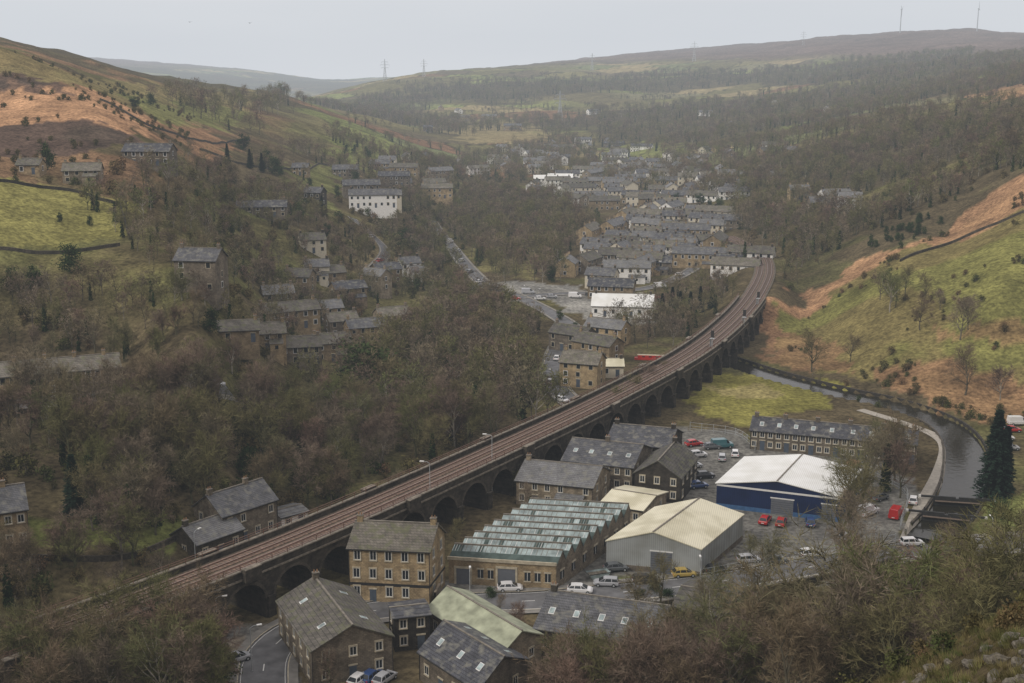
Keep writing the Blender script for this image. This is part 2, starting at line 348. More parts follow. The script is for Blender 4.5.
paint([(600,150),(650,140),(690,150),(660,165)],GR*1.2,.8)
paint([(420,125),(520,120),(560,135),(480,145)],TAN,.8)
ca=me.color_attributes.new('landcover','FLOAT_COLOR','POINT')
ca.data.foreach_set('color',np.concatenate([np.clip(col,0,1),np.ones((len(col),1))],1).ravel())
m,nt,b=newmat('ground_cover'); at=N(nt,'ShaderNodeVertexColor'); at.layer_name='landcover'
tc=N(nt,'ShaderNodeTexCoord'); o=at.outputs[0]
for sc,lo,hi in ((.9,.45,1.55),(.12,.65,1.35)):
    no=N(nt,'ShaderNodeTexNoise'); no.inputs['Scale'].default_value=sc; no.inputs['Detail'].default_value=6; no.inputs['Roughness'].default_value=.65; nt.links.new(tc.outputs['Object'],no.inputs['Vector'])
    r=ramp(nt,[(.32,(lo,lo,lo)),(.68,(hi,hi,hi*.95))]); nt.links.new(no.outputs['Fac'],r.inputs[0]); o=mulcol(nt,o,r.outputs[0])
nt.links.new(o,b.inputs['Base Color']); b.inputs['Roughness'].default_value=1; b.inputs['Specular IOR Level'].default_value=.0
bp=N(nt,'ShaderNodeBump'); bp.inputs['Strength'].default_value=.7; bp.inputs['Distance'].default_value=.5; nt.links.new(no.outputs['Fac'],bp.inputs['Height']); nt.links.new(bp.outputs[0],b.inputs['Normal'])
me.materials.append(m); obj('hillside_ground',me)
# ---------------------------------------------------------------- ribbons
def normals(p):
    t=np.gradient(p[:,:2],axis=0); t/=np.linalg.norm(t,axis=1)[:,None]+1e-9
    return np.stack([-t[:,1],t[:,0]],-1)
def rib(mb,p,nn,o0,o1,z0,z1,mat):
    z0=np.broadcast_to(z0,len(p)); z1=np.broadcast_to(z1,len(p)); b=len(mb.v); k=mb.mi(mat)
    for i in range(len(p)):
        for o,z in ((o0,z0[i]),(o0,z1[i]),(o1,z1[i]),(o1,z0[i])): mb.v.append((p[i,0]+nn[i,0]*o,p[i,1]+nn[i,1]*o,z))
    for i in range(len(p)-1):
        for a_,c_ in ((0,1),(1,2),(2,3)): mb.f.append((b+4*i+a_,b+4*i+c_,b+4*i+4+c_,b+4*i+4+a_)); mb.m.append(k)
def drape(mb,p,nn,offs,dz,mat):
    b=len(mb.v); k=mb.mi(mat); w=len(offs)
    X=(p[:,0,None]+nn[:,0,None]*np.array(offs)); Y=(p[:,1,None]+nn[:,1,None]*np.array(offs)); Z=Hf(X.ravel(),Y.ravel()).reshape(X.shape)+dz
    for i in range(len(p)):
        for j in range(w): mb.v.append((X[i,j],Y[i,j],Z[i,j]))
    for i in range(len(p)-1):
        for j in range(w-1): q=b+i*w+j; mb.f.append((q,q+w,q+w+1,q+1)); mb.m.append(k)
def road(name,pix,w,pav=1.8,line=True,surf='asph',base=.12):
    p=catmull([P(a,b) for a,b in pix],2.0); nn=normals(p); h=w/2; mb=MB()
    drape(mb,p,nn,np.linspace(-h,h,5),base,surf)
    if pav:
        for s in (-1,1):
            drape(mb,p,nn,[s*(h+.0),s*(h+.15)],base+.125,'trim'); drape(mb,p,nn,[s*(h+.15),s*(h+pav/2),s*(h+pav)],base+.12,'pave')
    obj(name,mb.mesh(name)); lines.append((p,h+pav+1.0))
    if line:
        mk=MB()
        for i in range(0,len(p)-2,4): drape(mk,p[i:i+2],nn[i:i+2],[-.07,.07],base+.008,'line')
        for s in (-1,1): drape(mk,p,nn,[s*(h-.35),s*(h-.27)],base+.008,'line')
        obj('road_markings',mk.mesh('road_markings'))
    return p
road('main_road',[(262,700),(268,655),(305,626),(370,612),(450,604),(540,601),(620,593),(700,585),(770,574),(850,561),(912,550),(975,546),(1070,540)],6.4,pav=1.4)
road('valley_road',[(640,432),(592,415),(566,398),(553,378),(558,350),(572,330),(552,314),(520,298),(490,288),(468,268),(452,248),(440,233),(432,220)],5.2,pav=.8,line=False)
road('side_road',[(520,298),(560,294),(610,292),(660,285),(700,262),(690,240),(640,225)],4.0,pav=.8,line=False)
road('hillside_road',[(-40,410),(0,408),(60,402),(120,396),(180,390),(225,385)],5,pav=1,line=False)
road('estate_road',[(352,218),(368,232),(385,252),(368,275)],3.2,pav=.6,line=False)
road('tow_path',[(900,560),(912,535),(922,505),(938,475),(945,452),(935,436),(905,424),(860,410)],2.6,pav=0,line=False,surf='path')
# ---------------------------------------------------------------- canal
nn=normals(canal); mb=MB(); k=mb.mi('water')
for i in range(len(canal)):
    for o in (-4.6,4.6): mb.v.append((canal[i,0]+nn[i,0]*o,canal[i,1]+nn[i,1]*o,-.8))
for i in range(len(canal)-1): mb.f.append((2*i,2*i+1,2*i+3,2*i+2)); mb.m.append(k)
obj('canal_water',mb.mesh('canal_water'))
for s in (-1,1):
    mb=MB(); c0=0 if s>0 else len(canal)//2
    rib(mb,canal[c0:-2],nn[c0:-2],s*4.2,s*4.6,-1.6,.12,'dark'); obj('canal_wall',mb.mesh('canal_wall'))
mb=MB(); lp=Vector(Pz(957,502,0)) 
mb.box(-4.2,4.2,-.25,.25,-1.7,.6,'black'); mb.box(-6.5,-.3,-.2,.2,.6,.95,'black'); mb.box(.3,6.5,-.2,.2,.6,.95,'black')
mb.box(-6.9,-6.5,-.22,.22,.58,.97,'frame'); mb.box(6.5,6.9,-.22,.22,.58,.97,'frame'); mb.box(-4,4,-.9,-.3,.1,.2,'sleeper')
for q in (-3.8,3.8): mb.box(q-.1,q+.1,-.1,.1,.95,1.7,'black')
lgm=mb.mesh('lock_gate'); obj('lock_gate',lgm,lp,math.radians(-12)); obj('lock_gate',lgm,Vector(Pz(946,518,0)),math.radians(-18))
# ---------------------------------------------------------------- viaduct
nn=normals(rail); mb=MB(); HW=4.4; top=DZ-.5
vi=np.where(rail[:,1]<392)[0]; vend=vi[-1]
s_all=np.concatenate([[0],np.cumsum(np.linalg.norm(np.diff(rail[:,:2],axis=0),axis=1))])
def at(s):
    x=np.interp(s,s_all,rail[:,0]);y=np.interp(s,s_all,rail[:,1]);a_=np.interp(s,s_all,nn[:,0]);b_=np.interp(s,s_all,nn[:,1]); return x,y,a_,b_
send=s_all[vend]; span=9.2; pier=1.9; nsp=int(send/span)
for q in range(nsp):
    s0=send-(q+1)*span
    u=[0,pier/2]; zb=[-3,-3]
    R=(span-pier)/2; cz=min(3.0,top-1-R*.9)
    for t in np.linspace(0,math.pi,13):
        u.append(span/2-R*math.cos(t)); zb.append(cz+R*.88*math.sin(t))
    u+= [span-pier/2,span]; zb+=[-3,-3]
    for side in (-1,1):
        pv=None
        for uu,zz in zip(u,zb):
            x,y,a_,b_=at(s0+uu); o=side*HW
            cur=((x+a_*o,y+b_*o,zz),(x+a_*o,y+b_*o,top))
            if pv: mb.poly([pv[0],cur[0],cur[1],pv[1]],'via')
            pv=cur
        for j in range(2,14):
            x,y,a_,b_=at(s0+u[j]); x2,y2,a2,b2=at(s0+u[j+1]); o=side*(HW+.06)
            th=.45
            def out(jj): 
                t=math.pi*(jj-2)/12; return span/2-(R+th)*math.cos(t), cz+(R*.88+th)*math.sin(t)
            ua,za=out(j);ub,zb2=out(j+1); xa,ya,aa,ba=at(s0+ua); xb,yb,ab,bb=at(s0+ub)
            mb.poly([(x+a_*o,y+b_*o,zb[j]),(x2+a2*o,y2+b2*o,zb[j+1]),(xb+ab*o,yb+bb*o,zb2),(xa+aa*o,ya+ba*o,za)],'dark')
    for j in range(1,15):
        x,y,a_,b_=at(s0+u[j]); x2,y2,a2,b2=at(s0+u[j+1])
        mb.poly([(x-a_*HW,y-b_*HW,zb[j]),(x+a_*HW,y+b_*HW,zb[j]),(x2+a2*HW,y2+b2*HW,zb[j+1]),(x2-a2*HW,y2-b2*HW,zb[j+1])],'via')
    for side in (-1,1):
        mbp=[]
        for uu in (-.75,.75):
            x,y,a_,b_=at(max(0,s0+uu)); mbp.append((x,y,a_,b_))
        for z0_,z1_,ex in ((-3,3.0,.35),(3.0,3.3,.5)):
            i0=HW-.1; i1=HW+ex
            P0=[(mbp[0][0]+mbp[0][2]*side*i1,mbp[0][1]+mbp[0][3]*side*i1),(mbp[1][0]+mbp[1][2]*side*i1,mbp[1][1]+mbp[1][3]*side*i1),(mbp[1][0]+mbp[1][2]*side*i0,mbp[1][1]+mbp[1][3]*side*i0),(mbp[0][0]+mbp[0][2]*side*i0,mbp[0][1]+mbp[0][3]*side*i0)]
            for e in range(4):
                f=(e+1)%4; mb.poly([(*P0[e],z0_),(*P0[f],z0_),(*P0[f],z1_),(*P0[e],z1_)],'via')
            mb.poly([(*w_,z1_) for w_ in P0],'via')
rv=rail[:vend+1]; nv=nn[:vend+1]
for side in (-1,1):
    rib(mb,rv,nv,side*(HW-.45),side*(HW+.003),top-.1,DZ+.55,'via')
    rib(mb,rv,nv,side*(HW-.5),side*(HW+.12),DZ+.55,DZ+.7,'cope')
    rib(mb,rv,nv,side*(HW),side*(HW+.22),top-.25,top+.0,'cope')
    for i in range(6,len(rv)-6,24):
        for z0_,z1_,mt,ex in ((top-.6,DZ+.9,'via',.9),(DZ+.9,DZ+1.05,'cope',1.0)):
            rib(mb,rv[i:i+3],nv[i:i+3],side*(HW+.0),side*(HW+ex),z0_,z1_,mt)
            for e in (i,i+2):
                q=[(rv[e,0]+nv[e,0]*side*o,rv[e,1]+nv[e,1]*side*o) for o in (HW,HW+ex)]
                mb.poly([(*q[0],z0_),(*q[1],z0_),(*q[1],z1_),(*q[0],z1_)],mt)
obj('railway_viaduct',mb.mesh('railway_viaduct'))
mb=MB() 
for side in (-1,1):
    for i in range(0,len(rv),2):
        x=rv[i,0]+nv[i,0]*side*(HW-.2); y=rv[i,1]+nv[i,1]*side*(HW-.2); mb.box(x-.05,x+.05,y-.05,y+.05,DZ+.7,DZ+1.5,'rail')
    for zz in (1.1,1.45): rib(mb,rv,nv,side*(HW-.24),side*(HW-.16),DZ+zz,DZ+zz+.07,'rail')
obj('viaduct_railing',mb.mesh('viaduct_railing'))
mb=MB(); rib(mb,rail,nn,-3.9,3.9,top-.4,DZ-.25,'bside')
for c in (-1.75,1.75):
    rib(mb,rail,nn,c-1.45,c+1.45,DZ-.25,DZ-.12,'ballast')
    for i in range(1,len(rail)-1):
        for fr in (0,.5):
            x,y=rail[i,:2]*(1-fr)+rail[i+1,:2]*fr; ax,ay=nn[i]; tx,ty=ay,-ax; hz=DZ-.06
            pts=[(x+ax*(c+1.25)+tx*.14,y+ay*(c+1.25)+ty*.14),(x+ax*(c+1.25)-tx*.14,y+ay*(c+1.25)-ty*.14),(x+ax*(c-1.25)-tx*.14,y+ay*(c-1.25)-ty*.14),(x+ax*(c-1.25)+tx*.14,y+ay*(c-1.25)+ty*.14)]
            mb.poly([(*p_,hz) for p_ in pts],'sleeper')
    for r_ in (-.72,.72):
        rib(mb,rail,nn,c+r_-.09,c+r_+.09,DZ-.1,DZ+.08,'rail'); rib(mb,rail,nn,c+r_-.03,c+r_+.03,DZ+.08,DZ+.09,'railtop')
obj('railway_track',mb.mesh('railway_track'))
# ---------------------------------------------------------------- buildings
def building_mesh(name,L,D,H,rise=2.5,ridge='u',wall='tan',roof='slate',fl=2,cols=4,scols=2,chim=(),det=2,wl=None,over=.3,doors=1,sky=0,ww=.95,wh=1.25,base=-1.5,shutter=None,band=None,trim='trim',lean=0):
    mb=MB()
    w=wl if wl else (0,1)
    mb.T=lambda p:(p[0]+w[0]*p[1],w[1]*p[1],p[2])
    z=H
    for q in ([(0,0,base),(L,0,base),(L,0,z),(0,0,z)],[(L,0,base),(L,D,base),(L,D,z),(L,0,z)],[(L,D,base),(0,D,base),(0,D,z),(L,D,z)],[(0,D,base),(0,0,base),(0,0,z),(0,D,z)]): mb.poly(q,wall)
    t=.16
    if ridge=='u':
        mb.poly([(L,0,z),(L,D,z),(L,D/2,z+rise)],wall); mb.poly([(0,D,z),(0,0,z),(0,D/2,z+rise)],wall)
        s=rise/(D/2); e=over; zz=z-e*s
        for y0,ym in ((-e,D/2),(D+e,D/2)):
            a=[(-e,y0,zz),(L+e,y0,zz),(L+e,ym,z+rise),(-e,ym,z+rise)]; c=[(p[0],p[1],p[2]+t) for p in a]
            mb.poly(a,roof); mb.poly(c,roof)
            for i in range(4): j=(i+1)%4; mb.poly([a[i],a[j],c[j],c[i]],roof)
        mb.box(-e,L+e,D/2-.14,D/2+.14,z+rise+t-.04,z+rise+t+.08,'cap')
        mb.box(-e,L+e,-e-.12,-e-.003,zz,zz+.12,'black')
        def rz(u_,v_): return z+rise-abs(v_-D/2)*s+t
    else:
        mb.poly([(0,0,z),(L,0,z),(L/2,0,z+rise)],wall); mb.poly([(L,D,z),(0,D,z),(L/2,D,z+rise)],wall)
        s=rise/(L/2); e=over; zz=z-e*s
        for x0,xm in ((-e,L/2),(L+e,L/2)):
            a=[(x0,-e,zz),(x0,D+e,zz),(xm,D+e,z+rise),(xm,-e,z+rise)]; c=[(p[0],p[1],p[2]+t) for p in a]
            mb.poly(a,roof); mb.poly(c,roof)
            for i in range(4): j=(i+1)%4; mb.poly([a[i],a[j],c[j],c[i]],roof)
        mb.box(L/2-.14,L/2+.14,-e,D+e,z+rise+t-.04,z+rise+t+.08,'cap')
        def rz(u_,v_): return z+rise-abs(u_-L/2)*s+t
    def fp(face,u_,zz_,o):
        return {'f':(u_,-o,zz_),'b':(L-u_,D+o,zz_),'r':(L+o,u_,zz_),'l':(-o,D-u_,zz_)}[face]
    def fb(face,u0,u1,z0,z1,o,mat,full=True):
        q=[fp(face,u0,z0,o),fp(face,u1,z0,o),fp(face,u1,z1,o),fp(face,u0,z1,o)]; mb.poly(q,mat)
        if full:
            r_=[fp(face,u0,z0,0),fp(face,u1,z0,0),fp(face,u1,z1,0),fp(face,u0,z1,0)]
            for i in range(4): j=(i+1)%4; mb.poly([r_[i],r_[j],q[j],q[i]],mat)
    def win(face,u,z0,w_,h_):
        if det>=2:
            fb(face,u-w_/2,u+w_/2,z0,z0+h_,.012,'glass',False)
            fb(face,u-w_/2-.14,u+w_/2+.14,z0+h_,z0+h_+.22,.09,trim); fb(face,u-w_/2-.14,u+w_/2+.14,z0-.16,z0,.14,trim)
            fb(face,u-w_/2-.12,u-w_/2,z0,z0+h_,.08,trim); fb(face,u+w_/2,u+w_/2+.12,z0,z0+h_,.08,trim)
            for a_,b_,c_,d_ in ((u-w_/2,u-w_/2+.07,z0,z0+h_),(u+w_/2-.07,u+w_/2,z0,z0+h_),(u-w_/2+.07,u+w_/2-.07,z0,z0+.07),(u-w_/2+.07,u+w_/2-.07,z0+h_-.07,z0+h_),(u-.03,u+.03,z0+.07,z0+h_-.07)): fb(face,a_,b_,c_,d_,.045,'frame')
        else:
            fb(face,u-w_/2-.13,u+w_/2+.13,z0-.12,z0+h_+.18,.03,'frame' if random.random()<.5 else trim,True); fb(face,u-w_/2,u+w_/2,z0,z0+h_,.036,'glass',False)
    if cols:
        fh=H/fl
        for face,LL,nc_ in (('f',L,cols),('b',L,cols),('r',D,scols),('l',D,scols)):
            if nc_==0: continue
            for r_ in range(fl):
                for c_ in range(nc_):
                    if random.random()<(.12 if det<2 else .04): continue
                    u=(c_+.5)*LL/nc_+random.uniform(-.1,.1); z0=r_*fh+fh*.36
                    if r_==0 and doors and face in 'fb' and c_%3==1:
                        fb(face,u-.5,u+.5,0,2.1,.03,'door'); fb(face,u-.65,u+.65,2.1,2.32,.1,trim); continue
                    win(face,u,z0,min(ww,LL/nc_*.6),min(wh,fh*.55))
    if shutter:
        for (face,u0,u1,z1) in shutter:
            fb(face,u0-.15,u1+.15,z1,z1+.2,.1,'frame'); fb(face,u0,u1,0,z1,.05,'shutter')
            for i in range(1,int(z1/.4)): fb(face,u0+.05,u1-.05,i*.4-.02,i*.4+.02,.07,'black')
    if band:
        for bd in (band if isinstance(band,list) else [band]):
            for face,LL in (('f',L),('r',D),('l',D)): fb(face,0.01,LL-.01,bd[0],bd[1],.04,bd[2])
    def patch(pts,mat,dz): mb.poly([(p[0],p[1],rz(p[0],p[1])+dz) for p in pts],mat)
    if sky:
        for i in range(sky):
            for sg in (1,-1):
                if ridge=='u':
                    u0=(i+.5)*L/sky+random.uniform(-.4,.4); v0=D/2-sg*D*.27; a,b_=.42,.55
                else:
                    v0=(i+.5)*D/sky+random.uniform(-.4,.4); u0=L/2-sg*L*.27; a,b_=.55,.42
                patch([(u0-a,v0-b_),(u0+a,v0-b_),(u0+a,v0+b_),(u0-a,v0+b_)],'frame',.05)
                patch([(u0-a*.8,v0-b_*.8),(u0+a*.8,v0-b_*.8),(u0+a*.8,v0+b_*.8),(u0-a*.8,v0+b_*.8)],'glaz',.08)
    for (cu,cv) in chim:
        u=cu*L; v=cv*D
        u=min(max(u,.5),L-.5); zt=z+rise+.95; cw=.42 if det>=2 else .36
        mb.box(u-cw,u+cw,v-.3,v+.3,rz(u,v)-1.2,zt,wall if wall not in('white','cream') else 'dark'); mb.box(u-cw-.07,u+cw+.07,v-.37,v+.37,zt,zt+.13,'cap')
        for q in (-.22,.22): mb.cyl((u+q,v,zt+.13),(u+q,v,zt+.5),.1,.08,6,'pot',cap=True)
    if lean:
        x0,x1=L*.55,L*.9; y0=-2.2; h0,h1=2.2,3.0
        mb.poly([(x0,y0,base),(x1,y0,base),(x1,y0,h0),(x0,y0,h0)],wall); mb.poly([(x0,-.002,base),(x0,y0,base),(x0,y0,h0),(x0,-.002,h1)],wall); mb.poly([(x1,y0,base),(x1,-.002,base),(x1,-.002,h1),(x1,y0,h0)],wall)
        mb.poly([(x0-.15,y0-.2,h0+.02),(x1+.15,y0-.2,h0+.02),(x1+.15,-.16,h1+.1),(x0-.15,-.16,h1+.1)],roof)
        mb.box((x0+x1)/2-.4,(x0+x1)/2+.4,y0-.03,y0-.003,.9,1.8,'glass')
    if det>=2 and wall in('tan','grey','dark'):
        for x_ in (0,L): mb.box(x_-.04,x_+.04,-.1,-.02,0,H-.1,'black')
    return mb.mesh(name)
def bldg(name,A,B,C=None,d=8,**k):
    a=P(*A);b_=P(*B); u=Vector((b_.x-a.x,b_.y-a.y)); L=u.length; u/=L
    per=Vector((-u.y,u.x))
    if C: c=P(*C); w=Vector((c.x-b_.x,c.y-b_.y)); D=w.length; w/=D; w=(w*.6+per*.4).normalized()
    else: w=per; D=d
    ang=math.atan2(u.y,u.x); wl=(w.x*u.x+w.y*u.y, -w.x*u.y+w.y*u.x)
    z0=min(a.z,b_.z)
    me_=building_mesh(name,L,D,k.pop('H',6),wl=wl,**k)
    o=obj(name,me_,(a.x,a.y,z0),ang)
    m_=max(1,int(L/5))
    for i in range(m_+1):
        q=Vector((a.x,a.y))+u*(L*i/m_)+w*D/2; circ.append((q.x,q.y,D/2+1.2))
    return o
bldg('stone_pub',(350,601),(430,605),(449,585),H=8.6,rise=2.8,wall='tan',roof='slate2',fl=3,cols=5,scols=2,chim=((.04,.5),(.96,.5)),band=(2.68,3.1,'black'),ww=1.0,wh=1.5)
bldg('stone_workshop',(313,688),(393,672),(352,622),H=5.2,rise=2.6,ridge='w',wall='grey',roof='slate2',fl=2,cols=3,scols=5,chim=((.5,.97),),sky=2)
bldg('green_roofed_shed',(428,634),(500,682),(535,658),H=3.8,rise=2,wall='grey',roof='pmoss',fl=1,cols=4,scols=2)
bldg('slate_roofed_shed',(420,680),(478,718),(516,684),H=4,rise=2.4,wall='grey',roof='slate',fl=1,cols=4,scols=2,sky=3)
bldg('stone_mill',(535,655),(655,672),(682,636),H=4,rise=3,wall='dark',roof='slate',fl=1,cols=7,scols=3,sky=5,chim=((.02,.5),))
bldg('flat_roofed_workshop',(672,632),(742,644),(758,614),H=3.6,rise=1.2,wall='grey',roof='slate2',fl=1,cols=4,scols=2)
bldg('stone_outbuilding',(395,652),(430,648),d=5,H=5,rise=.4,wall='dark',roof='slate',fl=2,cols=2,scols=1)
bldg('grey_metal_warehouse',(606,568),(700,577),(762,545),H=4.6,rise=2.2,ridge='w',wall='cl_grey',roof='cl_cream',cols=0,over=.15,shutter=[('f',7.2,10.6,3.6)],band=(0,.9,'grey'))
bldg('blue_metal_warehouse',(716,507),(838,522),(866,494),H=4.6,rise=1.7,ridge='w',wall='cl_blue',roof='cl_white',cols=0,over=.25,shutter=[('f',10,14,3),('f',19,21.5,3)],band=[(4.15,4.5,'frame'),(0,.8,'cblue')])
bldg('stone_mill',(516,504),(592,512),(612,494),H=4.6,rise=2.4,wall='grey',roof='slate',fl=2,cols=6,scols=2,chim=((.03,.5),),lean=1)
bldg('stone_mill',(562,485),(632,493),(652,472),H=5,rise=2.6,wall='grey',roof='slate',fl=2,cols=7,scols=2,sky=4,chim=((.5,.5),))
bldg('stone_house',(634,498),(680,504),(696,482),H=5,rise=2.8,ridge='w',wall='dark',roof='slate2',fl=2,cols=3,scols=4,chim=((.5,.95),))
bldg('stone_house',(606,466),(668,472),(684,456),H=5,rise=2.4,wall='dark',roof='slate',fl=2,cols=5,scols=2,chim=((.03,.5),(.97,.5)),lean=1)
bldg('cream_roofed_annexe',(600,520),(642,527),(668,508),H=3,rise=1,wall='grey',roof='cl_cream',fl=1,cols=3,scols=2)
bldg('terraced_houses',(750,449),(915,465),d=7.5,H=4.2,rise=2.0,wall='grey',roof='slate',fl=2,cols=20,scols=2,sky=9,chim=((.02,.5),(.2,.5),(.4,.5),(.6,.5),(.8,.5),(.98,.5)))
bldg('stone_house',(224,546),(278,532),d=8,H=6,rise=2.8,wall='grey',roof='slate',fl=2,cols=4,scols=2,chim=((.04,.5),(.7,.5)))
bldg('stone_cottage',(198,562),(244,549),d=7,H=3.6,rise=2.2,wall='dark',roof='slate',fl=1,cols=3,scols=1,chim=((.05,.5),))
bldg('white_garage',(282,530),(308,524),d=5,H=2.4,rise=.5,wall='white',roof='slate',fl=1,cols=2,scols=1)
bldg('stone_house',(-22,553),(30,547),d=8,H=6.2,rise=2.8,wall='tan',roof='slate',fl=2,cols=4,scols=2,chim=((.6,.5),))
bldg('terraced_houses',(-30,400),(122,390),d=8,H=5,rise=2.2,wall='tan',roof='slate2',fl=2,cols=16,scols=2,det=1,chim=((.1,.5),(.3,.5),(.5,.5),(.7,.5),(.9,.5)))
def sawtooth():
    a=P(449,583);b_=P(556,590);c=P(630,534); u=Vector((b_.x-a.x,b_.y-a.y));L=u.length;u/=L; w=Vector((c.x-b_.x,c.y-b_.y));D=w.length;w/=D
    mb=MB(); ang=math.atan2(u.y,u.x); wl=(w.x*u.x+w.y*u.y,-w.x*u.y+w.y*u.x); mb.T=lambda p:(p[0]+wl[0]*p[1],wl[1]*p[1],p[2])
    H=4.0; nt_=9; p_=D/nt_; R=1.9
    mb.poly([(0,0,-1),(L,0,-1),(L,0,H),(0,0,H)],'tan'); mb.poly([(L,D,-1),(0,D,-1),(0,D,H),(L,D,H)],'grey')
    for x,dr in ((0,1),(L,-1)):
        mb.poly([(x,0,-1),(x,D,-1),(x,D,H-.3),(x,0,H-.3)],'grey')
        for i in range(nt_): mb.poly([(x,i*p_,H-.3),(x,(i+1)*p_,H-.3),(x,(i+1)*p_,H),(x,i*p_+p_*.66,H+R),(x,i*p_,H)],'grey')
    mb.box(-.1,L+.1,-.25,.0,H,H+.5,'trim')
    for i in range(nt_):
        y0=i*p_;yr=y0+p_*.66;y1=y0+p_
        def pt(x,f): return (x,y0+(yr-y0)*f,H+R*f)
        mb.poly([pt(-.1,0),pt(L+.1,0),pt(L+.1,.55),pt(-.1,.55)],'glazd') 
        mb.poly([pt(-.1,.55),pt(L+.1,.55),pt(L+.1,.94),pt(-.1,.94)],'glaz'); mb.poly([pt(-.1,.94),pt(L+.1,.94),pt(L+.1,1),pt(-.1,1)],'cap')
        mb.poly([(-.1,yr,H+R),(L+.1,yr,H+R),(L+.1,y1,H),(-.1,y1,H)],'slate')
        mb.box(-.15,L+.15,yr-.12,yr+.12,H+R,H+R+.12,'cap')
        for j in range(int(L/.8)):
            x=j*.8+.4; q0=pt(x-.04,.55);q1=pt(x+.04,.55);q2=pt(x+.04,.94);q3=pt(x-.04,.94)
            if random.random()<.9: mb.poly([(q[0],q[1],q[2]+.03) for q in (q0,q1,q2,q3)],'cap' if j%5 else 'frame')
            if random.random()<.2: 
                mb.poly([(x-.35,q0[1],q0[2]+.02),(x+.35,q0[1],q0[2]+.02),(x+.35,q2[1],q2[2]+.02),(x-.35,q2[1],q2[2]+.02)],'glazd')
    def fbx(u0,u1,z0,z1,o,mat): mb.box(u0,u1,-o,-.002,z0,z1,mat)
    for u0,u1,zt in ((1.2,3.4,2.6),(7.8,10.6,3.0)):
        fbx(u0,u1,0,zt,.03,'shutter'); fbx(u0-.3,u0,0,zt,.12,'trim'); fbx(u1,u1+.3,0,zt,.12,'trim'); fbx(u0-.3,u1+.3,zt,zt+.35,.13,'trim')
    for u0 in (4.6,6.2,12,13.6,15.2):
        if u0<L-1: fbx(u0,u0+.9,1.2,2.6,.02,'glass'); fbx(u0-.12,u0+1.02,2.6,2.85,.1,'trim'); fbx(u0-.12,u0+1.02,1.03,1.2,.12,'trim'); fbx(u0+.42,u0+.48,1.2,2.6,.05,'frame')
    for j in range(7):
        y=(j+.5)*D/7; mb.box(L+.002,L+.03,y-.6,y+.6,1.2,2.6,'glass'); mb.box(L+.002,L+.12,y-.7,y+.7,2.6,2.85,'trim'); mb.box(L+.002,L+.06,y-.04,y+.04,1.2,2.6,'frame')
    obj('sawtooth_roofed_mill',mb.mesh('sawtooth_roofed_mill'),(a.x,a.y,min(a.z,b_.z)),ang)
    for i in range(5):
        q=Vector((a.x,a.y))+u*L/2+w*D*(i+.5)/5; circ.append((q.x,q.y,11))
sawtooth()
def house(px,py,L,D,ang,H=5.6,wall='tan',roof='slate',fl=2,name='stone_house',det=1,chim=None,**k):
    p=P(px,py) 
    me_=building_mesh(name,L,D,H,rise=D*.3,wall=wall,roof=roof,fl=fl,cols=max(2,int(L/2.6)),scols=1,det=det,chim=chim if chim is not None else ((.05,.5),(.95,.5)),base=-4,lean=random.random()<.4,**k)
    a_=math.radians(ang); o=obj(name,me_,(p.x-math.cos(a_)*L/2,p.y-math.sin(a_)*L/2,p.z+.2),a_)
    for i in range(3): circ.append((p.x+math.cos(a_)*L*(i-1)/3-math.sin(a_)*D/2,p.y+math.sin(a_)*L*(i-1)/3+math.cos(a_)*D/2,D*.7))
    return o
